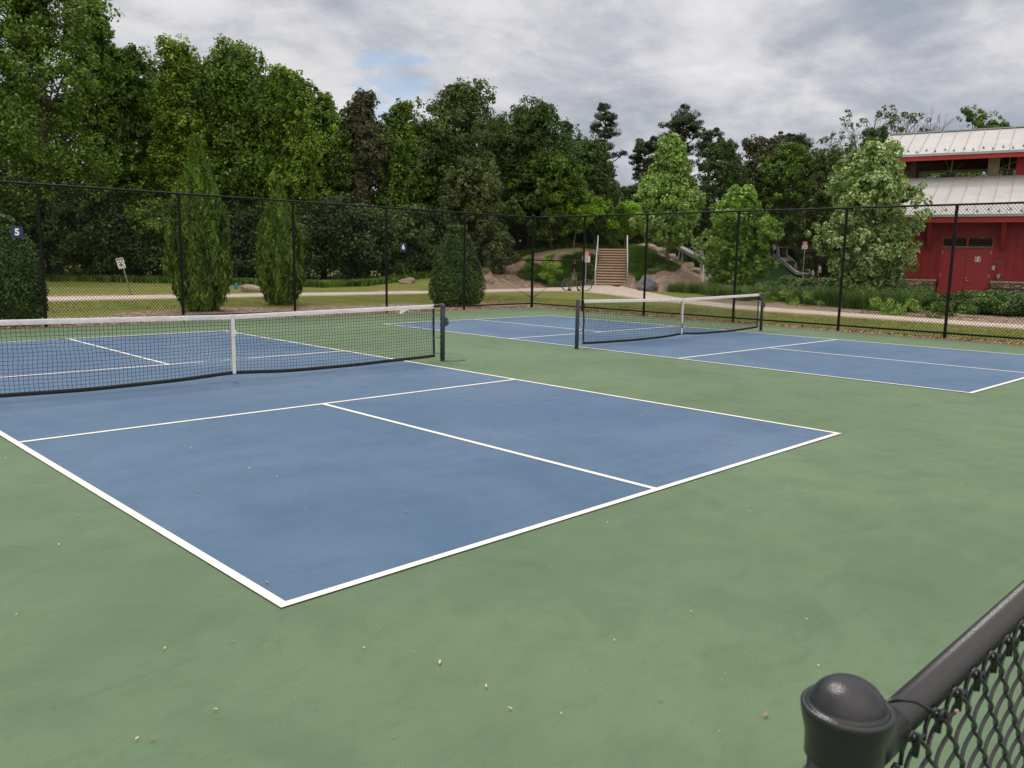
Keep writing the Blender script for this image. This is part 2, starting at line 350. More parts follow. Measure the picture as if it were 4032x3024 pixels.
def build_ground():
    az = np.concatenate([np.linspace(-180, -46, 40, endpoint=False), np.linspace(-46, 46, 1000), np.linspace(46, 180, 41)[1:]])
    Dd = np.concatenate([[0.0, 2, 6, 10, 14], np.arange(16, 66, 0.3), np.arange(66, 100, 1.0), [110, 130, 160, 220, 320, 500, 900, 1600]])
    A, D = np.meshgrid(math.degrees(YAW)-az, Dd)   # az positive to the right
    X = CAMP[0]+D*np.cos(np.radians(A)); Y = CAMP[1]+D*np.sin(np.radians(A)); Z = terrain_z(X, Y)
    inside = (X < 18.6) & (Y < 16.5); Z = np.where(inside, -0.06, Z)
    P = px_of(X, Y)
    rng = np.random.RandomState(3)
    # --- mulch weight, world layout of the planting beds
    wob = 0.5*np.sin(X*0.9+1)+0.35*np.sin(X*2.1)+0.25*np.sin(Y*1.7)
    strip = np.where(Y > 16.3, 1-(Y-(19.4+0.9*np.exp(-((X-8.9)/2.2)**2)*1.6+0.8*np.exp(-((X-12.3)/1.6)**2)+0.5*wob*0.6+np.clip((X-4)/10, 0, 1)*0.6))/0.35, 0)
    strip = np.where(X > 21.0-0.6*wob, 0, strip)
    strip = np.where((Y > 16.3) & (Y < 16.85) & (X < 24), np.maximum(strip, 0.6*(X < 19)), strip)
    rt = np.where((X > 18.4) & (X < 18.95+0.1*wob) & (Y < 16.6), 1.0, 0)
    bed = np.where((X > 26.2) & (X < 36) & (Y < 17.5), 1.0, 0)*np.clip((36-X)/2, 0, 1)
    f = np.interp(P, T_PX, T_F); c = np.interp(P, T_PX, T_C)
    mound = np.where((D > f-2.5) & (D < c+0.2) & (P > 1905-25*wob) & (P < 2900), 1.0, 0)*np.where(Y > 24.0, 1, np.where(X > 33, 1.0, 0))
    crest = np.where((P > 1905) & (P < 2340) & (D > c-0.9-0.2*wob), 0.0, 1)
    mound = mound*crest
    patch = np.exp(-(((X-8.2)/1.9)**2+((Y-30.3)/0.8)**2)**2)*1.2+np.exp(-(((X-12.3)/1.6)**2+((Y-29.7)/0.7)**2)**2)+np.exp(-(((X-22.5)/1.5)**2+((Y-29.5)/0.8)**2)**2)
    wood = np.clip((D-(52+0*X))/1.5, 0, 1)*(P < 1500)
    mulch = np.clip(np.maximum.reduce([strip, rt, bed, mound, patch]), 0, 1)
    turf = np.exp(-(((X-PLAY[0])**2+(Y-PLAY[1])**2)/17.0**2)**3)
    turf = np.where(D > 64, turf, 0)
    V = np.stack([X, Y, Z], -1).reshape(-1, 3); nr, nc = X.shape
    i = np.arange(nr-1)[:, None]*nc+np.arange(nc-1)[None]
    F = np.stack([i, i+1, i+nc+1, i+nc], -1).reshape(-1, 4)[:, ::-1]
    m = Mat('ground_cover')
    am = m.n('ShaderNodeAttribute', attribute_name='mulch'); at2 = m.n('ShaderNodeAttribute', attribute_name='turf')
    g1 = m.noise(0.35, 4, 0.6); g2 = m.noise(2.2, 5, 0.65); g3 = m.noise(17, 4, 0.75)
    grass = m.ramp(m.math('ADD', m.math('MULTIPLY', g1, 0.45), m.math('MULTIPLY', g2, 0.6)), [(0.33, (0.115, 0.170, 0.026)), (0.50, (0.190, 0.215, 0.046)), (0.66, (0.31, 0.265, 0.10))])
    grass = m.mix(m.math('MULTIPLY', m.val(g3, 0.38, 0.7), 0.6), grass, (0.062, 0.095, 0.02))
    grass = m.mix(m.math('MULTIPLY', m.val(g3, 0.56, 0.72), 0.35), grass, (0.36, 0.33, 0.15))
    vo = m.n('ShaderNodeTexVoronoi'); vo.inputs['Scale'].default_value = 11; m.l(m.coord(), vo.inputs['Vector'])
    vo2 = m.n('ShaderNodeTexVoronoi'); vo2.inputs['Scale'].default_value = 26; m.l(m.coord(), vo2.inputs['Vector'])
    sx = m.n('ShaderNodeSeparateColor'); m.l(vo.outputs['Color'], sx.inputs[0]); sx2 = m.n('ShaderNodeSeparateColor'); m.l(vo2.outputs['Color'], sx2.inputs[0])
    ch = m.math('ADD', m.math('MULTIPLY', sx.outputs[0], 0.5), m.math('MULTIPLY', sx2.outputs[0], 0.5))
    mul = m.ramp(ch, [(0.1, (0.07, 0.040, 0.028)), (0.42, (0.215, 0.145, 0.100)), (0.65, (0.41, 0.305, 0.230)), (0.95, (0.66, 0.55, 0.45))])
    mul = m.mix(m.math('MULTIPLY', m.val(m.noise(0.8, 3), 0.45, 0.65), 0.4), mul, (0.15, 0.085, 0.055))
    e = m.math('ADD', am.outputs['Fac'], m.math('MULTIPLY', m.math('SUBTRACT', g2, 0.5), 0.9))
    col = m.mix(m.val(e, 0.42, 0.58), grass, mul)
    trf = m.ramp(m.noise(3, 4), [(0.3, (0.025, 0.058, 0.020)), (0.7, (0.040, 0.085, 0.030))])
    col = m.mix(m.val(at2.outputs['Fac'], 0.4, 0.5), col, trf)
    m.set(col, 0.9, 0.15)
    m.bump(m.math('ADD', g3, m.math('MULTIPLY', sx2.outputs[1], 0.6)), 0.8, 0.04)
    o = np_mesh('ground', V, F, m.m, smooth=True)
    a = o.data.attributes.new('mulch', 'FLOAT', 'POINT'); a.data.foreach_set('value', mulch.astype(np.float32).ravel())
    a = o.data.attributes.new('turf', 'FLOAT', 'POINT'); a.data.foreach_set('value', turf.astype(np.float32).ravel())
    o['kind'] = 'structure'
def ground_at_fast(px, D):
    p = at(px, 1110, D); return (p[0], p[1], float(terrain_z(p[0], p[1])))
build_ground()

# concrete paths draped on the ground
mc = Mat('concrete'); n1 = mc.noise(1.2, 5, 0.6); n2 = mc.noise(40, 4, 0.7)
cc = mc.ramp(n1, [(0.3, (0.45, 0.375, 0.31)), (0.7, (0.60, 0.52, 0.44))]); cc = mc.mix(mc.math('MULTIPLY', mc.val(n2, 0.4, 0.7), 0.25), cc, (0.30, 0.25, 0.21))
mc.set(cc, 0.85, 0.2); mc.bump(n2, 0.4, 0.01)
def drape(name, left, right, k=9, nw=8, dz=0.035):
    """left/right: matched polylines of the two path edges"""
    a, b = np.array(left, float), np.array(right, float)
    def rs_(P): return np.concatenate([P[i]+(P[i+1]-P[i])*np.linspace(0, 1, k, endpoint=False)[:, None] for i in range(len(P)-1)]+[P[-1:]])
    a, b = rs_(a), rs_(b); n = len(a)
    for q in (a, b):   # soften corners
        for _ in range(14): q[1:-1] = (q[:-2]+q[1:-1]*2+q[2:])/4
    t = np.linspace(0, 1, nw)[None, :, None]; G = a[:, None]*(1-t)+b[:, None]*t
    Z = terrain_z(G[..., 0], G[..., 1])+dz
    V = np.concatenate([G, Z[..., None]], -1).reshape(-1, 3)
    lo = V.copy(); lo[:, 2] -= 0.12
    i = np.arange(n-1)[:, None]*nw+np.arange(nw-1)[None]
    F = np.stack([i, i+1, i+nw+1, i+nw], -1).reshape(-1, 4)
    e1 = np.arange(n-1)*nw; e2 = e1+nw-1; k = len(V)
    S1 = np.stack([e1, e1+nw, e1+nw+k, e1+k], -1); S2 = np.stack([e2, e2+k, e2+nw+k, e2+nw], -1)
    o = np_mesh(name, np.r_[V, lo], np.r_[F, S1, S2], mc.m)
    o['kind'] = 'structure'; return o
drape('path', [(-60, 26.3), (6, 26.7), (14, 26.5), (24, 26.2), (28.0, 26.4), (30.2, 26.0), (30.9, 25.0), (30.6, 23.9), (30.0, 22.8), (29.0, 21.0), (27.5, 18.6), (26.3, 15.6), (24.9, 12.5), (24.6, 10.9), (24.5, 8.5), (24.1, 5.1), (24.0, 3), (23.6, -20)],
      [(-60, 29.0), (6, 29.4), (14, 28.8), (24, 28.2), (30, 28.8), (35.5, 29.6), (40.2, 31.9), (40.9, 30.4), (38.4, 27.6), (35.7, 24.8), (31.6, 20.2), (29.4, 17.5), (27.4, 14.2), (26.6, 12.0), (26.3, 9.3), (25.9, 5.7), (25.5, 3.3), (25.2, -20)])

# ------------------------------------------------------------------ court slab and markings
CW, CL, LW = 6.096, 13.411, 0.052
G_COURT = court_mat('court_green', (0.104, 0.164, 0.092), (0.138, 0.208, 0.120), (0.074, 0.114, 0.064), True)
B_COURT = court_mat('court_blue', (0.072, 0.132, 0.220), (0.116, 0.180, 0.270), (0.056, 0.102, 0.176), False)
wm = Mat('line_paint'); wn = wm.noise(3, 5, 0.6); wn2 = wm.noise(60, 3, 0.7)
wc = wm.ramp(wn, [(0.3, (0.66, 0.63, 0.59)), (0.7, (0.78, 0.75, 0.71))]); wc = wm.mix(wm.math('MULTIPLY', wm.val(wn2, 0.60, 0.72), 0.4), wc, (0.5, 0.5, 0.47))
wm.set(wc, 0.7, 0.25)
b = MB(); b.box((-40, -30, -0.20), (18.42, 16.36, 0.0)); o = b.build('court_surface', G_COURT); o['kind'] = 'structure'
def court_map(pts_nom, pts_real):
    """projective map from nominal court metres to the surveyed corners"""
    A = []; B_ = []
    for (u, v), (x, y) in zip(pts_nom, pts_real):
        A.append([u, v, 1, 0, 0, 0, -u*x, -v*x]); B_.append(x); A.append([0, 0, 0, u, v, 1, -u*y, -v*y]); B_.append(y)
    h = np.append(np.linalg.solve(np.array(A), np.array(B_)), 1).reshape(3, 3)
    def f(u, v):
        q = h@np.array([u, v, 1]); return q[0]/q[2], q[1]/q[2]
    return f
def court(mp, name):
    def quad(mb, u0, v0, u1, v1, z):
        P = [mp(u0, v0), mp(u1, v0), mp(u1, v1), mp(u0, v1)]; mb.add([(x, y, z) for x, y in P], [(0, 1, 2, 3)])
    b = MB(); quad(b, 0.01, 0.01, CW-0.01, CL-0.01, 0.004); o = b.build('court_play_area', B_COURT); o['kind'] = 'structure'
    b = MB(); z = 0.008; h = CW/2
    quad(b, 0, 0, CW, LW, z); quad(b, 0, CL-LW, CW, CL, z)
    quad(b, 0, LW, LW, CL-LW, z); quad(b, CW-LW, LW, CW, CL-LW, z)
    for v0 in (4.572, 8.839-LW): quad(b, LW, v0, CW-LW, v0+LW, z)
    quad(b, h-LW/2, LW, h+LW/2, 4.572, z); quad(b, h-LW/2, 8.839, h+LW/2, CL-LW, z)
    o = b.build('court_lines', wm.m); o['kind'] = 'structure'
def gp(x, y, z=0.008):
    d = ray(x, y); t_ = (z-CAMP[2])/d[2]; p = CAMP+d*t_; return p[0], p[1]
mapA = court_map([(0, 0), (CW, 0), (CW, CL), (LW, 4.572+LW)], [gp(1106.9, 2392), gp(3314.6, 1705.8), gp(886, 1301.5), gp(73.4, 1738.2)])
mapB = court_map([(0, 0), (0, CL), (CW, CL), (CW-LW, 4.572)], [gp(3827.9, 1548.1), gp(1504.3, 1274.9), gp(2160.8, 1241.8), gp(3299.5, 1337.2)])
court(mapA, 'A'); court(mapB, 'B')

# ------------------------------------------------------------------ fence
BLK = paint('black_vinyl', (0.006, 0.006, 0.007), 0.5, 0.22, 0.25, 30)
BLKM = paint('black_wire', (0.006, 0.006, 0.006), 0.6, 0.18, 0.1, 30)
BLKR = paint('black_powder_coat', (0.013, 0.0125, 0.016), 0.28, 0.6, 0.15, 60, bump=0.12)
def mesh_panel(width, z0, z1, pitch=0.0365, row=0.040, r=0.0038):
    """chain link: zigzag pickets as three sided wires; local x along the fence"""
    nc = int(width/pitch); nr = int((z1-z0)/row); V = []; F = []
    k = np.arange(nc)[:, None]; j = np.arange(nr+1)[None]
    X = (k+((k+j) % 2))*pitch; X = np.minimum(X, width); Z = z0+j*row+0*k; Yo = np.where((k+j) % 2, 0.0022, -0.0022)
    c = np.stack([X, Yo, Z], -1)                       # nc, nr+1, 3
    off = np.array([[0, -r, 0.0], [r*1.2, r*0.5, 0], [-r*1.2, r*0.5, 0]])
    V = (c[:, :, None]+off[None, None]).reshape(-1, 3)
    base = (np.arange(nc)[:, None]*(nr+1)+np.arange(nr)[None])*3
    F = np.stack([np.stack([base+a, base+(a+1) % 3, base+3+(a+1) % 3, base+3+a], -1) for a in range(3)], 2).reshape(-1, 4)
    # top selvage: short twisted barbs
    kk = np.arange(0, nc); tx = (kk+((kk+nr) % 2))*pitch; tz = z0+nr*row
    tv = np.stack([np.stack([tx-0.003, 0*tx, 0*tx+tz], -1), np.stack([tx+0.003, 0*tx, 0*tx+tz], -1), np.stack([tx+0.004, 0*tx-0.004, 0*tx+tz+0.035], -1)], 1).reshape(-1, 3)
    return V, F, tv
FH = 3.02
fence = empty('tall_chain_link_fence', (18.5, 16.45, 0), 0, 'tall black chain link fence enclosing the courts on two sides', 'fence')
fence.location = (0, 0, 0)
def post_mesh(r, h, cap):
    b = MB(); b.tube([(0, 0, -0.3), (0, 0, h)], r, 14)
    if cap: b.lathe([(r*1.18, h-0.05), (r*1.25, h), (r*1.2, h+0.012), (r*0.95, h+0.03), (r*0.5, h+0.045), (0.004, h+0.05)], n=14)
    return b
first = {}
def put_post(x, y, corner=False):
    key = corner
    if key not in first: o = post_mesh(0.044 if corner else 0.034, FH+(0.05 if corner else -0.01), corner).build('fence_post', BLK, fence, smooth=False); first[key] = o
    else:
        o = first[key].copy(); COL.objects.link(o); o.parent = fence
    o.location = (x, y, 0)
backx = [-14.6, -11.6, -8.6, -5.6, -2.55, 0.45, 3.47, 6.48, 9.49, 12.47, 15.46, 18.5]
righty = [14.18, 11.73, 8.68, 5.70, 3.19, 0.2, -2.8, -5.8]
for x in backx[:-1]: put_post(x, 16.45)
put_post(18.53, 16.45, True)
for y in righty: put_post(18.55, y)
b = MB(); b.tube([(-14.7, 16.45, FH), (18.5, 16.45, FH)], 0.023, 10); b.build('top_rail', BLK, fence)
b = MB(); b.tube([(18.55, 16.4, FH), (18.55, -5.9, FH)], 0.023, 10); b.build('top_rail', BLK, fence)
b = MB(); b.tube([(-14.7, 16.43, 0.13), (18.5, 16.43, 0.13)], 0.022, 8); b.build('bottom_rail', BLK, fence)
b = MB(); b.tube([(18.55, 16.4, 0.13), (18.55, -5.9, 0.13)], 0.022, 8); b.build('bottom_rail', BLK, fence)
b = MB(); b.tube([(15.48, 16.44, 1.60), (18.5, 16.44, 1.60)], 0.020, 8); b.build('mid_rail', BLK, fence)
b = MB(); b.tube([(18.55, 16.4, 1.60), (18.55, 14.2, 1.60)], 0.020, 8); b.build('mid_rail', BLK, fence)
b = MB(); b.tube([(15.48, 16.44, 1.56), (18.48, 16.44, 0.34)], 0.006, 6); b.tube([(18.25, 16.44, 0.43), (18.5, 16.44, 0.33)], 0.013, 6); b.build('brace_rod', BLK, fence)
b = MB(); b.tube([(18.55, 14.2, 1.56), (18.55, 16.4, 0.34)], 0.006, 6); b.tube([(18.55, 16.2, 0.45), (18.55, 16.42, 0.33)], 0.013, 6); b.build('brace_rod', BLK, fence)
def put_mesh(x0, y0, x1, y1):
    L = math.hypot(x1-x0, y1-y0); V, F, tv = mesh_panel(L, 0.02, FH+0.02)
    nv = len(V); F3 = np.arange(len(tv)).reshape(-1, 3)+nv
    F = np.r_[F, np.stack([F3[:, 0], F3[:, 1], F3[:, 2], F3[:, 2]], -1)] if False else F
    # barbs as thin quads
    q = tv.reshape(-1, 3, 3); q4 = np.stack([q[:, 0], q[:, 1], q[:, 2]+[0.002, 0, 0], q[:, 2]-[0.002, 0, 0]], 1).reshape(-1, 3)
    F4 = np.arange(len(q4)).reshape(-1, 4)+nv
    o = np_mesh('chain_link_mesh', np.r_[V, q4], np.r_[F, F4], BLKM, fence)
    o.location = (x0, y0, 0); o.rotation_euler = (0, 0, math.atan2(y1-y0, x1-x0))
for a, c in zip(backx[4:-1], backx[5:]): put_mesh(a, 16.415, c, 16.415)
ys = [16.42]+righty[:-1]
for a, c in zip(ys[:-1], ys[1:]): put_mesh(18.515, a, 18.515, c)

# court number plaques wired to the fence
PLQ = paint('plaque_navy', (0.014, 0.032, 0.085), 0.45, 0.4, 0.1, 10)
WHT = paint('white_vinyl', (0.78, 0.78, 0.80), 0.5, 0.3, 0.04, 8)
def text_mesh(name, s, size, mat, parent, loc, rot, extrude=0.0015, align='CENTER', weight=0.0):
    c = bpy.data.curves.new(name, 'FONT'); c.body = s; c.size = size; c.extrude = extrude; c.align_x = align; c.align_y = 'CENTER'; c.offset = weight
    c.resolution_u = 4
    t_ = bpy.data.objects.new(name, c); COL.objects.link(t_)
    dg = bpy.context.evaluated_depsgraph_get(); me = bpy.data.meshes.new_from_object(t_.evaluated_get(dg))
    bpy.data.objects.remove(t_); o = bpy.data.objects.new(name, me); COL.objects.link(o); me.materials.clear(); me.materials.append(mat)
    o.parent = parent; o.location = loc; o.rotation_euler = rot; return o
def plaque(x, z, s, label, w_, h_):
    e = empty('court_number_plaque', (x, 16.395, z), 0, label, 'sign', None)
    b = MB(); b.box((-w_/2, -0.004, -h_/2), (w_/2, 0.004, h_/2)); b.build('plaque_panel', PLQ, e, bevel=0.003)
    text_mesh('numeral', s, h_*0.80, WHT, e, (0, -0.006, 0), (math.radians(90), 0, 0), weight=0.008)
plaque(3.02, 2.0, '5', 'small navy plaque reading 5 wired to the left fence bay', 0.235, 0.235)
plaque(13.03, 1.91, '6', 'small navy plaque reading 6 wired to the middle of the back fence', 0.235, 0.25)

# ------------------------------------------------------------------ low fence beside the photographer
low = empty('low_chain_link_fence', (0, 0, 0), 0, 'black vinyl coated low fence end with domed post cap in the near right corner', 'fence')
PX, PY, PZ = -0.975, -3.076, 1.18
b = MB(); b.tube([(PX, PY, -0.1), (PX, PY, PZ-0.045)], 0.0375, 32); b.build('fence_post', BLKR, low, smooth=True)
R0 = 0.0485
b = MB(); b.lathe([(0.0382, PZ-0.062), (0.0415, PZ-0.060), (0.0420, PZ-0.040), (0.0435, PZ-0.030), (0.0470, PZ-0.016), (R0, PZ-0.008), (R0+0.0005, PZ-0.002), (R0-0.002, PZ+0.001), (R0-0.006, PZ-0.001), (R0-0.0075, PZ-0.003),
                   (0.0395, PZ+0.004), (0.036, PZ+0.0125), (0.030, PZ+0.0200), (0.022, PZ+0.0255), (0.013, PZ+0.0285), (0.005, PZ+0.0296), (0.0005, PZ+0.0297)], (PX, PY, 0), 64)
b.build('post_cap', BLKR, low, smooth=True)
b = MB(); b.tube([(PX+0.0395*math.cos(q), PY+0.0395*math.sin(q), PZ-0.098+0.004*math.sin(q)) for q in np.linspace(0.4, 6.0, 40)], 0.0035, 8); b.build('tension_band', BLKR, low, smooth=True)
RZ, RY = 1.120, -3.087
b = MB(); b.tube([(PX+0.02, RY, RZ), (2.5, RY-0.01, RZ)], 0.0212, 28); b.build('top_rail', BLKR, low, smooth=True)
b = MB(); b.tube([(PX+0.032, RY, RZ), (PX+0.045, RY, RZ), (PX+0.10, RY, RZ)], [0.0250, 0.0255, 0.0245], 28); b.build('rail_end_cup', BLKR, low, smooth=True)
# woven wire: rounded zigzag pickets hooked into each other
wb = MB(); p_, rw, wr = 0.0366, 0.0400, 0.0028
x0 = -0.875-p_*1; ztop = 1.110; nrow = 13; WY = -3.110
for k in range(-1, 62):
    pts = []
    for q in range(nrow*8+1):
        th = q/8.0; ph = th+k                    # one half turn per row
        tri = 1-2*abs(((ph) % 2)-1); co = -math.cos(math.pi*ph)
        xx = x0+(k+0.5)*p_+(p_/2+0.0012)*(0.55*tri+0.45*co)
        pts.append((xx, WY-0.0046*math.sin(math.pi*ph), ztop-0.012-th*rw))
    wb.tube(pts, wr, 7)
wb.build('chain_link_mesh', BLKR, low, smooth=True)
kn = None
for k in range(0, 31):                        # knuckled top selvage, one hooked pair per diamond
    if kn is None:
        kb = MB()
        kb.tube([(-0.0165, 0.002, -0.024), (-0.0115, 0.003, -0.008), (-0.0075, 0.001, 0.006), (-0.0015, -0.003, 0.0135), (0.0045, -0.0065, 0.010), (0.006, -0.008, -0.003), (0.0035, -0.0075, -0.018)], wr, 8)
        kb.tube([(0.0165, -0.001, -0.024), (0.0115, -0.002, -0.008), (0.0070, 0.000, 0.003), (0.001, 0.005, 0.007), (-0.003, 0.007, 0.000), (0.008, -0.004, -0.0005), (0.019, -0.010, 0.005)], wr, 8)
        kn = kb.build('wire_knuckle', BLKR, low, smooth=True); o = kn
    else:
        o = kn.copy(); COL.objects.link(o)
    o.location = (x0+p_*(2*k+1), WY, ztop)
tb = MB(); cx = -0.80
tb.tube([(cx+0.0, RY-0.030, RZ-0.018), (cx-0.012, RY-0.026, RZ+0.004), (cx-0.035, RY-0.012, RZ+0.020), (cx-0.055, RY+0.004, RZ+0.0245), (cx-0.07, RY+0.02, RZ+0.012), (cx-0.07, RY+0.022, RZ-0.01)], 0.0023, 8)
tb.tube([(cx+0.0, RY-0.030, RZ-0.018), (cx+0.008, RY-0.036, RZ-0.006), (cx+0.001, RY-0.034, RZ+0.004), (cx-0.007, RY-0.030, RZ-0.004), (cx+0.006, RY-0.034, RZ-0.010), (cx+0.024, RY-0.040, RZ-0.006)], 0.0024, 8)
tb.build('tie_wire', BLKR, low, smooth=True)
b = MB(); b.tube([(cx+0.024, RY-0.040, RZ-0.006), (cx+0.030, RY-0.041, RZ-0.005)], 0.0022, 8)
b.build('wire_tip', paint('bare_wire', (0.35, 0.22, 0.16), 0.6, 0.4), low, smooth=True)
# ------------------------------------------------------------------ nets
POSTM = paint('net_post_grey', (0.040, 0.046, 0.060), 0.5, 0.4, 0.2, 12)
CORD = paint('net_cord', (0.006, 0.007, 0.008), 0.8, 0.2, 0.1, 20)
BAND = paint('black_band', (0.020, 0.019, 0.022), 0.7, 0.25, 0.3, 10, bump=0.3)
tm = Mat('tape_canvas'); n1 = tm.noise(5, 5, 0.6, 1.0, world=False); n2 = tm.noise(26, 4, 0.6, 2.0, stretch=(1, 1, 2.5), world=False)
tm.set(tm.ramp(n1, [(0.3, (0.70, 0.69, 0.68)), (0.55, (0.80, 0.79, 0.77)), (0.75, (0.85, 0.84, 0.82))]), 0.75, 0.2); tm.bump(n2, 0.8, 0.02)
STRAP = paint('strap_webbing', (0.66, 0.65, 0.63), 0.75, 0.2, 0.10, 14, bump=0.3)
STEEL = paint('galvanised', (0.42, 0.43, 0.44), 0.4, 0.5, 0.15, 20, metal=0.6)
def make_net(p0, p1, label, winch, loose, seed, marks):
    L = math.hypot(p1[0]-p0[0], p1[1]-p0[1]); rz = math.atan2(p1[1]-p0[1], p1[0]-p0[0])
    e = empty('pickleball_net', (p0[0], p0[1], 0), rz, label, 'net', 'nets across the two courts')
    rng = random.Random(seed)
    a, c = 0.17, L-0.19; mid = L/2-0.01
    def top(x):
        q = abs(x-mid)/(L/2); return 0.866+0.046*(q*1.0)+0.0*q
    def bot(x):
        q = abs(x-mid)/(L/2); return 0.088+0.02*math.exp(-(q*6)**2)-0.03*math.sin(math.pi*min(1, q))+0.02*q
    def yo(x, z): # hang of the cloth
        return 0.018*math.sin(x*2.3+seed)*(0.9-z)+0.010*math.sin(x*5.1+seed*2+z*3)*(0.9-z)*1.2
    # posts
    for x, w_ in ((0, False), (L, True)):
        b = MB(); b.tube([(x, 0, -0.2), (x, 0, 0.905), (x, 0, 0.914), (x, 0, 0.920)], [0.0365, 0.0365, 0.031, 0.012], 20)
        po = b.build('net_post', POSTM, e, smooth=False)
        for pl in po.data.polygons: pl.use_smooth = len(pl.vertices) == 4
        b = MB(); b.tube([(x, 0, 0.0), (x, 0, 0.014), (x, 0, 0.018)], [0.047, 0.046, 0.038], 20); b.build('post_collar', POSTM, po)
        s = 1 if x == 0 else -1
        b = MB(); pts = []
        zq = 0.82
        while zq > 0.10:
            pts += [(x+s*0.040, 0, zq), (x+s*0.052, 0, zq-0.018), (x+s*0.052, 0, zq-0.062), (x+s*0.040, 0, zq-0.080)]; zq -= 0.098
        b.tube(pts, 0.0032, 6); b.build('lacing_rod', CORD, po)
        if (x > 0) == winch:
            b = MB(); sx = 1 if x > 0 else -1
            prof = [(0.036, 0.698), (0.055, 0.700), (0.078, 0.685), (0.100, 0.66), (0.112, 0.63), (0.108, 0.60), (0.085, 0.575), (0.055, 0.560), (0.036, 0.562)]
            b.prism(prof, lambda p: (x+sx*p[0], -0.028, p[1]), lambda p: (x+sx*p[0], 0.020, p[1]))
            wn_ = b.build('winch', POSTM, po, bevel=0.004)
            b = MB(); b.tube([(x+sx*0.075, -0.030, 0.635), (x+sx*0.075, -0.05, 0.635)], 0.010, 8); b.tube([(x+sx*0.040, -0.032, 0.655), (x+sx*0.040, -0.036, 0.655)], 0.006, 8); b.build('winch_bolt', STEEL, wn_)
            b = MB(); b.tube([(x+sx*0.037, 0, 0.86), (x+sx*0.040, 0, 0.80), (x+sx*0.058, 0, 0.69)], 0.0022, 6); b.build('winch_cable', STEEL, po)
    # tape (folded canvas) - rows of vertices with wrinkles
    n = 160; V = []; F = []
    xs = np.linspace(a, c, n)
    for i, x in enumerate(xs):
        t_ = top(x); wv = 0.0022*math.sin(x*31+seed)+0.002*math.sin(x*13.7)
        for dy, dz in ((-0.007, -0.060), (-0.0105, -0.045), (-0.0085+wv, -0.03), (-0.0105, -0.012), (-0.006, 0.0), (0.006, 0.0), (0.0105, -0.012), (0.0085+wv, -0.03), (0.0105, -0.045), (0.007, -0.060)):
            V.append((x, yo(x, t_)+dy, t_+dz))
    m_ = 10
    for i in range(n-1):
        for k in range(m_-1): F.append((i*m_+k, (i+1)*m_+k, (i+1)*m_+k+1, i*m_+k+1))
    o = np_mesh('top_tape', V, F, tm.m, e, smooth=True)
    # bottom band, side bands
    V = []; F = []
    for i, x in enumerate(xs):
        z = bot(x); y = yo(x, z)
        for k in range(8):
            q = 2*math.pi*k/8; V.append((x, y+0.011*math.cos(q), z+0.024*math.sin(q)))
    for i in range(n-1):
        for k in range(8): F.append((i*8+k, (i+1)*8+k, (i+1)*8+(k+1) % 8, i*8+(k+1) % 8))
    np_mesh('bottom_band', V, F, BAND, e, smooth=True)
    for x, s in ((a, 1), (c, -1)):
        b = MB(); nn = 12
        for i in range(nn):
            z0_ = bot(x)-0.024+(top(x)-bot(x)+0.024)*i/nn; z1_ = bot(x)-0.024+(top(x)-bot(x)+0.024)*(i+1)/nn
            w0 = (0.006*math.sin(i*1.3) if loose else 0); w1 = (0.006*math.sin((i+1)*1.3) if loose else 0)
            y0 = yo(x, z0_); y1 = yo(x, z1_)
            b.add([(x+w0-0.018, y0-0.006, z0_), (x+w0+0.018, y0-0.006, z0_), (x+w1+0.018, y1-0.006, z1_), (x+w1-0.018, y1-0.006, z1_),
                   (x+w0-0.018, y0+0.006, z0_), (x+w0+0.018, y0+0.006, z0_), (x+w1+0.018, y1+0.006, z1_), (x+w1-0.018, y1+0.006, z1_)],
                  [(0, 1, 2, 3), (4, 7, 6, 5), (0, 3, 7, 4), (1, 5, 6, 2), (0, 4, 5, 1), (3, 2, 6, 7)])
        sb = b.build('side_band', BAND, e)
        for z in (0.74, 0.56, 0.38, 0.13):
            y = yo(x, z); b = MB(); b.tube([(x, y-0.006, z), (x, y-0.009, z)], 0.008, 10); b.build('grommet', STEEL, sb)
        b = MB(); px_ = 0 if s > 0 else L
        if loose and s > 0:
            prev = (x, -0.008, 0.80)
            for i, z in enumerate((0.76, 0.70, 0.62, 0.56, 0.47, 0.40, 0.30, 0.24, 0.16)):
                q = (px_+s*0.05 if i % 2 == 0 else x, -0.008, z-0.03*(i % 2)); b.tube([prev, q], 0.003, 5); prev = q
        else:
            for z in (0.74, 0.38, 0.13):
                b2 = MB(); b2.tube([(x, -0.008, z), (px_+s*0.046, -0.002, z+0.004)], 0.0032, 6); b2.build('lacing_cord', CORD, e)
            b = MB(); b.tube([(x-s*-0.05, -0.012, 0.885), (x, -0.014, 0.884), (px_+s*0.03, -0.036, 0.868), (px_-s*0.02, -0.036, 0.862)], 0.004, 6)
            b.build('lacing_cord', CORD, e)
            b = MB(); q = px_; b.tube([(q+0.042*math.cos(u), 0.042*math.sin(u), 0.128) for u in np.linspace(0, 6.28, 17)], 0.0028, 5)
        b.build('lacing_cord', CORD, e)
        b = MB(); b.tube([(x, 0, top(x)-0.006), (px_, 0, 0.918)], 0.003, 6); b.build('headline_cable', STEEL, e)
    # net cords
    g = 0.0475; b_v = []; b_f = []; r = 0.0023
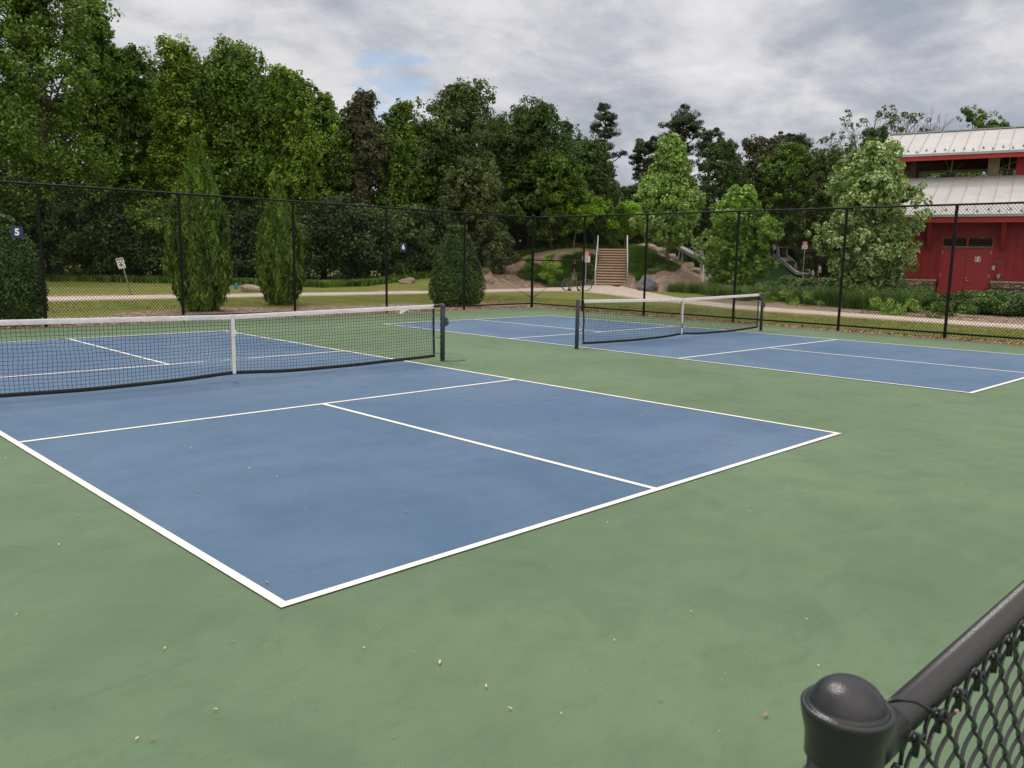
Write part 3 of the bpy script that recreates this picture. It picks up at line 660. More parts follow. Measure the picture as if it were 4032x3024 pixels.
    def strand(P):
        P = np.array(P); base = sum(len(q) for q in b_v); t_ = np.zeros_like(P); 
        off = np.array([[0, -r, 0], [r*0.87, r*0.5, 0], [-r*0.87, r*0.5, 0]]) if abs(P[-1][2]-P[0][2]) > 0.3 else np.array([[0, -r, 0], [0, r*0.5, r*0.87], [0, r*0.5, -r*0.87]])
        b_v.append((P[:, None]+off[None]).reshape(-1, 3)); k = np.arange(len(P)-1)*3+base
        for a_ in range(3): b_f.append(np.stack([k+a_, k+(a_+1) % 3, k+3+(a_+1) % 3, k+3+a_], -1))
    nx = int((c-a)/g); rowz = int(0.80/0.0475)
    jit = np.array([[rng.gauss(0, 0.0045) for _ in range(rowz+2)] for _ in range(nx+1)])
    for it in range(2): jit = (jit+np.roll(jit, 1, 0)+np.roll(jit, -1, 0))/2.2
    jz = np.array([[rng.gauss(0, 0.0035) for _ in range(rowz+2)] for _ in range(nx+1)]); jz = (jz+np.roll(jz, 1, 0)+np.roll(jz, -1, 0))/2.0
    G = np.zeros((nx+1, rowz+2, 3))
    for i in range(nx+1):
        x = a+(c-a)*i/nx; zt, zb = top(x)-0.055, bot(x)+0.018
        for j in range(rowz+2):
            u = j/(rowz+1); z = zt+(zb-zt)*u; ed = math.sin(math.pi*min(1, max(0, u)))
            sag = 0.010*math.exp(-((x-mid)/0.35)**2)*math.sin(u*math.pi)*(1)
            G[i, j] = (x+jit[i, j]*ed*(1 if 0 < i < nx else 0)+0.006*math.sin(z*9+i*.15)*ed, yo(x, z)+0.004*math.sin(i*.9+j), z+jz[i, j]*ed+sag*0)
    for i in range(nx+1): strand(G[i])
    for j in range(1, rowz+1): strand(G[:, j])
    np_mesh('net_cords', np.concatenate(b_v), np.concatenate(b_f), CORD, e)
    # centre strap
    b = MB(); zt = top(mid)
    b.box((mid-0.024, -0.0165, 0.10), (mid+0.024, -0.0125, zt+0.003)); b.box((mid-0.024, -0.0125, zt-0.001), (mid+0.024, 0.0145, zt+0.003)); b.box((mid-0.030, 0.0145, 0.10), (mid+0.020, 0.0175, zt+0.003))
    st = b.build('center_strap', STRAP, e, bevel=0.001)
    bz = 0.60 if not loose else 0.66
    b = MB(); b.box((mid-0.029, -0.026, bz-0.012), (mid+0.029, -0.017, bz+0.006))
    if not loose: b.add([(mid-0.016, -0.020, bz+0.012), (mid+0.055, -0.034, bz+0.016), (mid+0.022, -0.024, bz+0.082), (mid-0.016, -0.018, bz+0.03), (mid-0.016, -0.017, bz+0.010), (mid+0.053, -0.018, bz+0.014), (mid+0.022, -0.017, bz+0.08)],
                          [(0, 1, 2, 3), (0, 4, 5, 1), (1, 5, 6, 2), (2, 6, 3), (3, 6, 5, 4), (0, 3, 4)])
    b.build('strap_buckle', STRAP, st)
    b = MB(); b.tube([(mid, -0.012, 0.105), (mid+0.003, -0.014, 0.075), (mid-0.007, -0.01, 0.05), (mid+0.003, -0.006, 0.024), (mid, 0, 0.004)], 0.0045, 8); b.tube([(mid-0.022, 0, 0.004), (mid+0.022, 0, 0.004)], 0.006, 6)
    b.build('anchor_hook', STEEL, st)
    if loose:
        b = MB(); b.box((mid-0.021, -0.021, 0.235), (mid+0.021, -0.017, 0.275)); b.box((mid-0.018, -0.021, 0.285), (mid+0.018, -0.017, 0.33)); b.build('strap_stitching', BAND, st)
        b = MB(); b.box((a+0.045, -0.0125, 0.852+0.03), (a+0.115, -0.0115, 0.868+0.02)); b.build('tape_mark', BAND, e)
    else:
        b = MB(); x = c-0.62   # torn flap under the tape
        b.add([(x-0.04, -0.013, top(x)-0.050), (x+0.135, -0.012, top(x)-0.052), (x+0.07, -0.022, top(x)-0.072), (x+0.0, -0.024, top(x)-0.098), (x-0.03, -0.02, top(x)-0.115), (x-0.05, -0.013, top(x)-0.11)], [(0, 1, 2, 3, 4, 5)])
        fl = b.build('torn_tape_flap', STRAP, e)
        sm_ = fl.modifiers.new('thick', 'SOLIDIFY'); sm_.thickness = 0.002
    return e
make_net((-0.45, 6.75), (6.585, 6.765), 'near pickleball net with a torn flap of tape by its right post', True, False, 1, None)
make_net((9.762, 6.704), (16.70, 6.80), 'far pickleball net on the right court with black marks on its centre strap', True, True, 4, None)
b = MB(); b.tube([(6.60, 6.70, 0.012), (6.68, 6.62, 0.008), (6.80, 6.58, 0.008), (6.95, 6.62, 0.008)], 0.004, 6); tag(b.build('loose_cord', CORD), 'short black cord end lying at the foot of the near net post', 'cord')

# ------------------------------------------------------------------ red pavilion
RED = Mat('red_siding'); n1 = RED.noise(2.0, 5, 0.6); n2 = RED.noise(9, 4, 0.6, stretch=(1, 1, 0.2))
rc = RED.ramp(n1, [(0.3, (0.26, 0.020, 0.024)), (0.7, (0.34, 0.032, 0.034))]); RED.set(RED.mix(RED.math('MULTIPLY', RED.val(n2, 0.5, 0.7), 0.3), rc, (0.17, 0.018, 0.02)), 0.6, 0.3)
ROOF = Mat('roof_metal'); n1 = ROOF.noise(0.7, 5, 0.6, 1.0); n2 = ROOF.noise(5, 4, 0.6)
rc = ROOF.ramp(n1, [(0.3, (0.40, 0.385, 0.385)), (0.7, (0.50, 0.485, 0.48))]); ROOF.set(ROOF.mix(ROOF.math('MULTIPLY', ROOF.val(n2, 0.5, 0.75), 0.25), rc, (0.38, 0.36, 0.35)), 0.42, 0.5, 0.0)
TIMB = paint('dark_timber', (0.075, 0.045, 0.028), 0.75, 0.25, 0.3, 5); TIMB2 = paint('pale_timber', (0.23, 0.18, 0.12), 0.75, 0.25, 0.25, 5)
TRIM = paint('red_trim', (0.36, 0.028, 0.026), 0.5, 0.35, 0.08, 4); GUT = paint('gutter_grey', (0.33, 0.345, 0.35), 0.5, 0.4, 0.1, 4)
STON = Mat('fieldstone'); vo = STON.n('ShaderNodeTexVoronoi'); vo.inputs['Scale'].default_value = 4.2; mp = STON.n('ShaderNodeMapping'); mp.inputs['Scale'].default_value = (1, 1, 1.7); STON.l(STON.coord(), mp.inputs[0]); STON.l(mp.outputs[0], vo.inputs['Vector'])
ve = STON.n('ShaderNodeTexVoronoi', feature='DISTANCE_TO_EDGE'); ve.inputs['Scale'].default_value = 4.2; STON.l(mp.outputs[0], ve.inputs['Vector'])
sx = STON.n('ShaderNodeSeparateColor'); STON.l(vo.outputs['Color'], sx.inputs[0])
scol = STON.ramp(sx.outputs[0], [(0.1, (0.17, 0.13, 0.085)), (0.5, (0.30, 0.23, 0.15)), (0.9, (0.42, 0.35, 0.25))]); scol = STON.mix(STON.val(ve.outputs['Distance'], 0.02, 0.06), (0.10, 0.08, 0.06), scol)
STON.set(scol, 0.85, 0.2); STON.bump(STON.val(ve.outputs['Distance'], 0.0, 0.12), 0.8, 0.05)
LIME = paint('limestone_cap', (0.42, 0.36, 0.27), 0.8, 0.2, 0.15, 6)
def dpt(px, dep, z=0):   # point at camera depth
    d = ray(px, 1100); q = CAMP+d*(dep/1.0); return np.array([q[0], q[1], z])
Wl, Wr = dpt(3435, 39.0), dpt(4400, 34.0)
AX = (Wr-Wl); AX[2] = 0; WL = np.linalg.norm(AX); AX /= WL
BX = np.array([AX[1], -AX[0], 0.0])
if np.dot(BX, CAMP-Wl) < 0: BX = -BX
LENB = 17.0
barn = empty('red_pavilion', (Wl[0], Wl[1], 0), math.atan2(AX[1], AX[0]), 'red pavilion building with two tiers of pale metal roof and an open clerestory', 'building')
# local frame: x along the wall to the right, y INTO the building (away from camera), z up
sgn = -1.0 if np.dot(BX, [-math.sin(barn.rotation_euler[2]), math.cos(barn.rotation_euler[2]), 0]) > 0 else 1.0
def P3(a_, in_, z): return (a_, sgn*in_, z)
def bbox(mb, a0, a1, i0, i1, z0, z1): mb.box((a0, min(sgn*i0, sgn*i1), z0), (a1, max(sgn*i0, sgn*i1), z1))
def la(px, dep_off=0.0):
    """local x of the wall point seen in photo column px"""
    d = ray(px, 1100); A = np.array([[d[0], -AX[0]], [d[1], -AX[1]]]); s_ = np.linalg.solve(A, (Wl-CAMP)[:2]+BX[:2]*dep_off); return s_[1]
ZT, WB = 5.95, 4.2     # top of lower roof, set back of the clerestory
a_d0, a_d1 = la(3700), la(3893)
b = MB(); bbox(b, 0, a_d0-0.06, 0, 0.15, 1.02, 4.3); bbox(b, a_d1+0.06, LENB, 0, 0.15, 1.02, 4.3); bbox(b, a_d0-0.06, a_d1+0.06, 0, 0.15, 2.92, 4.3)
bbox(b, 0, 0.15, 0.151, 13.8, 0, 4.3); bbox(b, 0.151, LENB, 13.65, 13.8, 0, 3.2)
x = 0.2
while x < LENB:
    if not (a_d0-0.15 < x < a_d1+0.1): bbox(b, x, x+0.05, -0.035, -0.001, 1.05, 4.2)
    x += 0.305
b.build('wall', RED.m, barn)
b = MB(); bbox(b, -0.05, a_d0-0.16, -0.16, 0.149, -0.2, 0.96); bbox(b, a_d1+0.10, LENB, -0.16, 0.149, -0.2, 0.96); wn_ = b.build('stone_base', STON.m, barn)
b = MB(); bbox(b, -0.08, a_d0-0.12, -0.20, 0.0, 0.962, 1.03); bbox(b, a_d1+0.06, LENB, -0.20, 0.0, 0.962, 1.03); b.build('stone_cap', LIME, wn_, bevel=0.01)
b = MB(); m_ = (a_d0+a_d1)/2; bbox(b, a_d0, m_-0.006, 0.02, 0.07, 0.0, 2.46); bbox(b, m_+0.006, a_d1, 0.02, 0.07, 0.0, 2.46)
REDD = paint('red_door_paint', (0.35, 0.026, 0.032), 0.45, 0.4, 0.06, 3)
dr = b.build('double_door', REDD, barn, bevel=0.004)
b = MB(); bbox(b, a_d0-0.06, a_d0-0.002, -0.02, 0.12, 0, 2.91); bbox(b, a_d1+0.002, a_d1+0.06, -0.02, 0.12, 0, 2.91); bbox(b, m_-0.03, m_+0.03, 0.0, 0.1, 2.53, 2.91); b.build('door_frame', REDD, dr)
b = MB(); bbox(b, a_d0-0.05, a_d1+0.05, -0.05, 0.0, 2.47, 2.53); b.build('door_lintel', TIMB2, dr)
b = MB(); lh = m_+0.08; b.tube([P3(lh, 0.02, 1.02), P3(lh, -0.05, 1.02), P3(lh+0.14, -0.05, 1.01)], 0.014, 8); b.tube([P3(lh, 0.02, 1.12), P3(lh, -0.01, 1.12)], 0.03, 10); b.build('door_handle', STEEL, dr)
for hx in (a_d0+0.02, a_d1-0.02):
    for hz in (0.35, 1.25, 2.25): b = MB(); bbox(b, hx-0.015, hx+0.015, 0.005, 0.03, hz-0.07, hz+0.07); b.build('hinge', STEEL, dr)
sgx = la(3842); b = MB(); bbox(b, sgx-0.11, sgx+0.11, 0.008, 0.019, 1.86, 2.08); sp_ = b.build('door_sign', WHT, dr)
b = MB(); bbox(b, sgx-0.085, sgx-0.05, 0.004, 0.008, 1.89, 2.05); bbox(b, sgx+0.05, sgx+0.085, 0.004, 0.008, 1.89, 2.05); bbox(b, sgx-0.05, sgx-0.02, 0.004, 0.008, 2.01, 2.05); bbox(b, sgx+0.02, sgx+0.05, 0.004, 0.008, 1.89, 1.93); b.build('sign_symbol', TRIM, sp_)
VENT = paint('vent_dark', (0.02, 0.012, 0.010), 0.8, 0.2, 0.2, 8)
for v0, v1 in ((a_d0+0.02, m_-0.05), (m_+0.05, a_d1-0.02)):
    b = MB(); bbox(b, v0, v1, 0.06, 0.09, 2.56, 2.88); vv = b.build('transom_vent', VENT, barn)
    b = MB()
    for k in range(4): bbox(b, v0, v1, -0.01, 0.04, 2.575+k*0.08, 2.60+k*0.08)
    b.build('louver', paint('louver_brown', (0.07, 0.03, 0.022), 0.7, 0.3, 0.2, 8), vv)
kx = la(3895+12); b = MB(); bbox(b, kx-0.06, kx+0.06, -0.06, 0.0, 1.50, 1.70); b.build('keypad_box', STEEL, barn, bevel=0.01)
kx = la(3913); b = MB(); bbox(b, kx-0.02, kx+0.28, -0.04, 0.0, 1.80, 1.88); b.build('wall_plate', paint('bronze', (0.10, 0.09, 0.08), 0.5, 0.5), barn)
kx = la(3929); b = MB(); b.tube([P3(kx, -0.10, 1.34), P3(kx, -0.10, 1.20), P3(kx, -0.06, 1.10)], [0.085, 0.08, 0.03], 12); b.build('water_spout', STEEL, barn, bevel=0)
# knee braces under the eave
def brace(a_):
    b = MB(); w_ = 0.09
    pr = [(0.0, 4.02), (-1.0, 3.86), (-1.0, 3.66), (-0.20, 2.55), (0.0, 2.55)]
    b.prism(pr, lambda p: P3(a_-w_, p[0], p[1]-0.15), lambda p: P3(a_+w_, p[0], p[1]-0.15)); b.build('knee_brace', RED.m, barn, bevel=0.01)
for px in (3650, 3935, 4280): brace(la(px)+0.0)
brace(0.35)
# roofs
def slope_roof(name, a0, a1, e_in, e_z, t_in, t_z, seam):
    """one metal roof plane: eave at depth e_in, top at depth t_in"""
    b = MB(); th = 0.05
    b.add([P3(a0, e_in, e_z), P3(a1, e_in, e_z), P3(a1, t_in, t_z), P3(a0, t_in, t_z), P3(a0, e_in, e_z-th), P3(a1, e_in, e_z-th), P3(a1, t_in, t_z-th), P3(a0, t_in, t_z-th)],
          [(0, 1, 2, 3), (7, 6, 5, 4), (0, 4, 5, 1), (3, 2, 6, 7), (0, 3, 7, 4), (1, 5, 6, 2)])
    n_ = int((a1-a0)/seam); L_ = math.hypot(t_in-e_in, t_z-e_z); nz = np.array([0, -(t_z-e_z)/L_*np.sign(t_in-e_in), abs(t_in-e_in)/L_])
    for i in range(n_+1):
        x = a0+0.02+(a1-a0-0.04)*i/n_; w_ = 0.014; h_ = 0.045
        q = []
        for (xx, hh) in ((x-w_, 0.001), (x+w_, 0.001), (x+w_*0.6, h_), (x-w_*0.6, h_)):
            q.append(P3(xx, e_in+0.01*np.sign(t_in-e_in)+nz[1]*hh, e_z+nz[2]*hh))
        for (xx, hh) in ((x-w_, 0.001), (x+w_, 0.001), (x+w_*0.6, h_), (x-w_*0.6, h_)):
            q.append(P3(xx, t_in-0.01*np.sign(t_in-e_in)+nz[1]*hh, t_z+nz[2]*hh))
        b.add(q, [(0, 1, 2, 3), (4, 7, 6, 5), (0, 4, 5, 1), (1, 5, 6, 2), (2, 6, 7, 3), (3, 7, 4, 0)])
    r_ = b.build(name, ROOF.m, barn); return r_, nz
def guards(roof, a0, a1, e_in, e_z, t_in, t_z, seam):
    L_ = math.hypot(t_in-e_in, t_z-e_z); u = np.array([(t_in-e_in)/L_, (t_z-e_z)/L_]); first_ = None
    n_ = int((a1-a0)/seam)
    for i in range(n_):
        for row, off in ((0.28, 0.0), (0.52, 0.5)):
            x = a0+(i+0.25+off)*(a1-a0)/n_; p = np.array([e_in, e_z])+u*row
            if first_ is None:
                b = MB(); b.add([P3(-0.06, 0, 0.002), P3(0.06, 0, 0.002), P3(0.035, 0, 0.055), P3(0, 0, 0.13), P3(-0.035, 0, 0.055), P3(0, 0.12*u[0], 0.12*u[1]+0.02)], [(0, 1, 2, 3, 4), (0, 5, 1), (1, 5, 2), (2, 5, 3), (3, 5, 4), (4, 5, 0)])
                first_ = o = b.build('snow_guard', GRD, roof)
            else: o = first_.copy(); COL.objects.link(o)
            o.location = P3(x, p[0], p[1])
GRD = paint('guard_grey', (0.16, 0.17, 0.20), 0.5, 0.4)
A0, A1 = -1.0, LENB
EZ = 3.86; lowR, _ = slope_roof('lower_roof', A0, A1, -1.2, EZ, WB, ZT, 0.62)
guards(lowR, A0, A1, -1.2, EZ, WB, ZT, 0.80)
b = MB(); bbox(b, A0, A1, -1.27, -1.201, EZ-0.10, EZ+0.01); b.build('gutter', GUT, lowR); b = MB(); bbox(b, A0, A1, -1.19, -1.12, EZ-0.34, EZ-0.055); b.build('fascia', TRIM, lowR)
b = MB(); bbox(b, A0+0.02, A1, -1.119, -0.02, EZ-0.20, EZ-0.14); b.build('soffit', RED.m, lowR)
UE, UZ, RI, RZ_ = 3.2, 6.98, 7.0, 8.50
U0 = -0.85
upR, _ = slope_roof('upper_roof', U0, A1, UE, UZ, RI, RZ_, 0.62); upB, _ = slope_roof('upper_roof', U0, A1, 2*RI-UE, UZ, RI+0.02, RZ_, 0.62)
guards(upR, U0, A1, UE, UZ, RI, RZ_, 0.80)
b = MB(); bbox(b, U0, A1, UE-0.07, UE-0.001, UZ-0.10, UZ+0.01); b.build('gutter', GUT, upR); b = MB(); bbox(b, U0, A1, UE+0.01, UE+0.08, UZ-0.30, UZ-0.055); b.build('fascia', TRIM, upR)
b = MB(); b.prism([(UE+0.06, UZ-0.28), (RI, RZ_-0.25), (2*RI-UE-0.06, UZ-0.28), (2*RI-UE-0.06, UZ-0.055), (RI, RZ_-0.055), (UE+0.06, UZ-0.055)], lambda p: P3(U0+0.01, *p), lambda p: P3(U0+0.07, *p)); b.build('rake_board', TRIM, upR)
b = MB(); bbox(b, U0-0.02, A1, RI-0.12, RI+0.14, RZ_+0.002, RZ_+0.055); b.build('ridge_cap', GUT, upR)
lowB, _ = slope_roof('lower_roof', A0, A1, 15.2, EZ, 2*RI-WB, ZT, 0.62)
# clerestory timbers
def timb(name, a0, a1, i0, i1, z0, z1, m): b = MB(); bbox(b, a0, a1, i0, i1, z0, z1); return b.build(name, m, barn, bevel=0.01)
timb('tie_beam', U0+0.3, A1, 2*RI-WB-0.35, 2*RI-WB-0.1, 6.80, 7.25, TIMB)
b = MB(); b.prism([(UE+0.09, UZ-0.12), (RI, RZ_-0.14), (2*RI-UE-0.09, UZ-0.12), (2*RI-UE-0.09, UZ-0.20), (RI, RZ_-0.24), (UE+0.09, UZ-0.20)], lambda p: P3(U0+0.08, *p), lambda p: P3(A1-0.02, *p)); b.build('roof_deck', TIMB, barn)
timb('eave_beam', U0+0.3, A1, WB+0.05, WB+0.30, 6.86, 7.22, TIMB)
for px, m, w_ in ((3592, TIMB, .16), (3913, TIMB2, .30), (4020, RED.m, .24), (4260, TIMB2, .3)):
    d = ray(px, 700); Am = np.array([[d[0], -AX[0]], [d[1], -AX[1]]]); s_ = np.linalg.solve(Am, (Wl-CAMP)[:2]-BX[:2]*WB)[1]
    timb('timber_column', s_-w_, s_+w_*0.6, WB+0.06, WB+0.5, ZT-0.6, 6.858, m)
for px in (3610, 3900, 4200):
    d = ray(px, 700); Am = np.array([[d[0], -AX[0]], [d[1], -AX[1]]]); s_ = np.linalg.solve(Am, (Wl-CAMP)[:2]-BX[:2]*(2*RI-WB))[1]
    timb('timber_column', s_-0.15, s_+0.15, 2*RI-WB-0.5, 2*RI-WB-0.36, ZT-2.6, 6.9, TIMB)
ROD = paint('steel_rod', (0.17, 0.15, 0.13), 0.5, 0.4)
SPK = paint('lamp_black', (0.01, 0.01, 0.012), 0.5, 0.4)
for px in (3741, 3967):
    d = ray(px, 700); Am = np.array([[d[0], -AX[0]], [d[1], -AX[1]]]); s_ = np.linalg.solve(Am, (Wl-CAMP)[:2]-BX[:2]*WB)[1]
    b = MB(); b.tube([P3(s_, WB+0.10, ZT-0.1), P3(s_+0.03, WB+0.12, 6.86)], 0.03, 6); b.tube([P3(s_-0.05, WB+0.3, 6.2), P3(s_-0.42, WB+0.9, 7.0)], 0.018, 6); b.tube([P3(s_+0.1, WB+0.3, 6.2), P3(s_+0.6, WB+1.4, 7.0)], 0.018, 6); b.build('hanger_rod', ROD, barn)
    b = MB()
    for q in (-0.13, 0.10): bbox(b, s_+q-0.09, s_+q+0.09, WB+0.02, WB+0.3, ZT+0.02, ZT+0.24)
    b.build('floodlight', SPK, barn, bevel=0.03)
b = MB(); s0 = la(3805); b.tube([P3(s0-0.3+0.2, WB+0.2, ZT+0.02), P3(s0+1.9, WB+0.2, 6.86)], 0.022, 6); b.build('diagonal_rod', ROD, barn)
# picnic bench beside the wall
bt = empty('picnic_bench', (0, 0, 0), 0, 'dark picnic bench standing against the stone base of the red pavilion', 'bench')
p0 = Wl+AX*la(3990)+BX*0.95; bt.location = (p0[0], p0[1], 0); bt.rotation_euler = (0, 0, math.atan2(AX[1], AX[0]))
BR = paint('bench_dark', (0.035, 0.026, 0.024), 0.6, 0.35, 0.2, 6)
b = MB(); b.box((-1.0, -0.32, 0.70), (1.9, 0.32, 0.75)); b.build('tabletop', BR, bt, bevel=0.01)
for y in (-0.72, 0.72): b = MB(); b.box((-0.95, y-0.14, 0.42), (1.85, y+0.14, 0.46)); b.build('seat', BR, bt, bevel=0.01)
for x in (-0.55, 1.5): b = MB(); b.tube([(x, -0.78, 0), (x, -0.15, 0.70)], 0.03, 6); b.tube([(x, 0.78, 0), (x, 0.15, 0.70)], 0.03, 6); b.tube([(x, -0.72, 0.41), (x, 0.72, 0.41)], 0.025, 6); b.build('leg', BR, bt)
# ------------------------------------------------------------------ vegetation
BARK = paint('bark', (0.085, 0.062, 0.045), 0.9, 0.15, 0.35, 3, bump=0.8); BARKL = paint('bark_light', (0.22, 0.18, 0.14), 0.9, 0.15, 0.25, 3, bump=0.6)
LM = {
 'green': leaf_mat('leaf_green', (0.026, 0.054, 0.010), (0.064, 0.116, 0.017), (0.150, 0.225, 0.034)),
 'fresh': leaf_mat('leaf_fresh', (0.040, 0.078, 0.009), (0.086, 0.145, 0.014), (0.180, 0.255, 0.030)),
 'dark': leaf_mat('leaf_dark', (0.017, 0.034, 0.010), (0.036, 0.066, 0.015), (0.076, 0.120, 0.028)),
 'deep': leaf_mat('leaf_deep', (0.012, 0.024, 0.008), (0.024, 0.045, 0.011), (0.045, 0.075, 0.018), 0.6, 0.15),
 'olive': leaf_mat('leaf_olive', (0.030, 0.046, 0.014), (0.060, 0.085, 0.024), (0.115, 0.140, 0.045)),
 'pine': leaf_mat('leaf_pine', (0.014, 0.026, 0.010), (0.028, 0.050, 0.018), (0.055, 0.080, 0.030), trans=0.1),
 'pale': leaf_mat('leaf_pale', (0.070, 0.130, 0.020), (0.150, 0.245, 0.050), (0.290, 0.400, 0.115), 0.45, 0.25, 0.4),
 'silver': leaf_mat('leaf_silver', (0.070, 0.125, 0.022), (0.150, 0.230, 0.055), (0.340, 0.420, 0.200), 0.4, 0.2, 0.45),
 'bright': leaf_mat('leaf_bright', (0.055, 0.115, 0.014), (0.125, 0.220, 0.032), (0.245, 0.360, 0.080), 0.45, 0.28, 0.4),
 'lawn': leaf_mat('leaf_lawn', (0.075, 0.100, 0.018), (0.135, 0.150, 0.036), (0.190, 0.170, 0.065), 0.8, 0.15),
 'lime': leaf_mat('leaf_lime', (0.060, 0.130, 0.010), (0.130, 0.240, 0.018), (0.240, 0.370, 0.040), 0.5, 0.35),
 'cypress': leaf_mat('leaf_cypress', (0.020, 0.046, 0.006), (0.064, 0.122, 0.012), (0.150, 0.230, 0.026), 0.7, 0.18),
 'holly': leaf_mat('leaf_holly', (0.026, 0.058, 0.011), (0.055, 0.110, 0.020), (0.105, 0.180, 0.038), 0.5, 0.10, 0.25),
 'grassy': leaf_mat('leaf_grassy', (0.028, 0.066, 0.012), (0.058, 0.118, 0.022), (0.115, 0.185, 0.040), 0.5, 0.2),
 'shrub': leaf_mat('leaf_shrub', (0.020, 0.050, 0.008), (0.045, 0.095, 0.014), (0.095, 0.165, 0.028), 0.45, 0.15, 0.4),
 'brownish': leaf_mat('leaf_brownish', (0.035, 0.036, 0.018), (0.065, 0.068, 0.032), (0.110, 0.110, 0.050), 0.7, 0.15),
}
def unit(v): return v/np.maximum(np.linalg.norm(v, axis=-1, keepdims=True), 1e-9)
def leaves(P, Nn, length, width, rs, tip=None, bend=0.25):
    """rhombic leaves: P centres, Nn normals, tip = preferred direction"""
    n = len(P); T = rs.normal(size=(n, 3)) if tip is None else tip
    T = unit(T-Nn*np.sum(T*Nn, 1, keepdims=True)); B = np.cross(Nn, T)
    L = (length*(0.65+0.7*rs.rand(n)))[:, None]/2; W = (width*(0.65+0.7*rs.rand(n)))[:, None]/2
    V = np.stack([P-T*L, P+B*W-T*L*0.1+Nn*W*bend, P+T*L, P-B*W-T*L*0.1+Nn*W*bend], 1).reshape(-1, 3)
    return V, np.arange(4*n).reshape(-1, 4)
class Leaves:
    def __init__(s): s.V = []; s.R = []
    def add(s, V, r): s.V.append(V); s.R.append(r)
    def build(s, name, mat, parent):
        V = np.concatenate(s.V); return np_mesh(name, V, np.arange(len(V)).reshape(-1, 4), mat, parent, np.concatenate(s.R))
PROF = {
 'round': lambda t: np.sqrt(np.clip(1-(2*t-0.9)**2/1.25, 0.02, 1)),
 'oak': lambda t: np.clip(np.minimum(0.55+1.6*t, 1)*np.clip(1-((t-0.35)/0.70)**3, 0, 1)**0.65*(t > 0)*np.where(t < .35, 1, 1), 0.25, 1),
 'tower': lambda t: np.clip((1.03-t)**0.42*(0.7+0.45*np.minimum(t*3, 1)), 0.2, 1.1),
 'cone': lambda t: np.clip((1-t)**0.8*(0.5+0.9*np.minimum(t*4, 1)), 0.04, 1.1)/1.1,
 'vase': lambda t: np.clip(0.35+0.75*np.minimum(t*1.6, 1)*np.clip((1.02-t)*3.2, 0, 1), 0.1, 1),
 'column': lambda t: np.clip(np.minimum(0.72+1.2*t, 1)*np.clip((1.03-t)*2.2, 0, 1)**0.6, 0.08, 1),
}
def foliage_clumps(L, rs, C, R, n_each, size, aspect=0.55, up=0.45, tall=0.75, hang=0.0):
    C = np.asarray(C); m = len(C); n_ = m*n_each
    idx = np.repeat(np.arange(m), n_each); d = unit(rs.normal(size=(n_, 3)))
    rad = R[idx]*(0.35+0.65*rs.rand(n_)**0.45)
    # sub clumping: leaves gather in sprays
    k = 14; sub = unit(rs.normal(size=(m, k, 3))); ch = rs.randint(0, k, n_); d = unit(d*0.55+sub[idx, ch]*0.85)
    P = C[idx]+d*rad[:, None]*np.array([1, 1, tall]); P[:, 2] -= hang*rs.rand(n_)*R[idx]
    Nn = unit(d*0.75+np.array([0, 0, up])+rs.normal(size=(n_, 3))*0.55)
    V, _ = leaves(P, Nn, size, size*aspect, rs); base = rs.rand(m)[idx]*0.45+rs.rand(n_)*0.6
    L.add(V, base)
def add_branch(b, p, q, r0, r1, rs, sag=0.12, n=5):
    p, q = np.array(p), np.array(q); ln = np.linalg.norm(q-p); pts = []; rad = []
    j = rs.normal(size=3)*ln*0.07
    for i in range(n+1):
        t = i/n; x = p*(1-t)+q*t+j*math.sin(math.pi*t); x[2] -= sag*ln*math.sin(math.pi*t)*0.6; pts.append(x); rad.append(r0*(1-t)+r1*t)
    b.tube(pts, rad, 5, caps=False); return pts
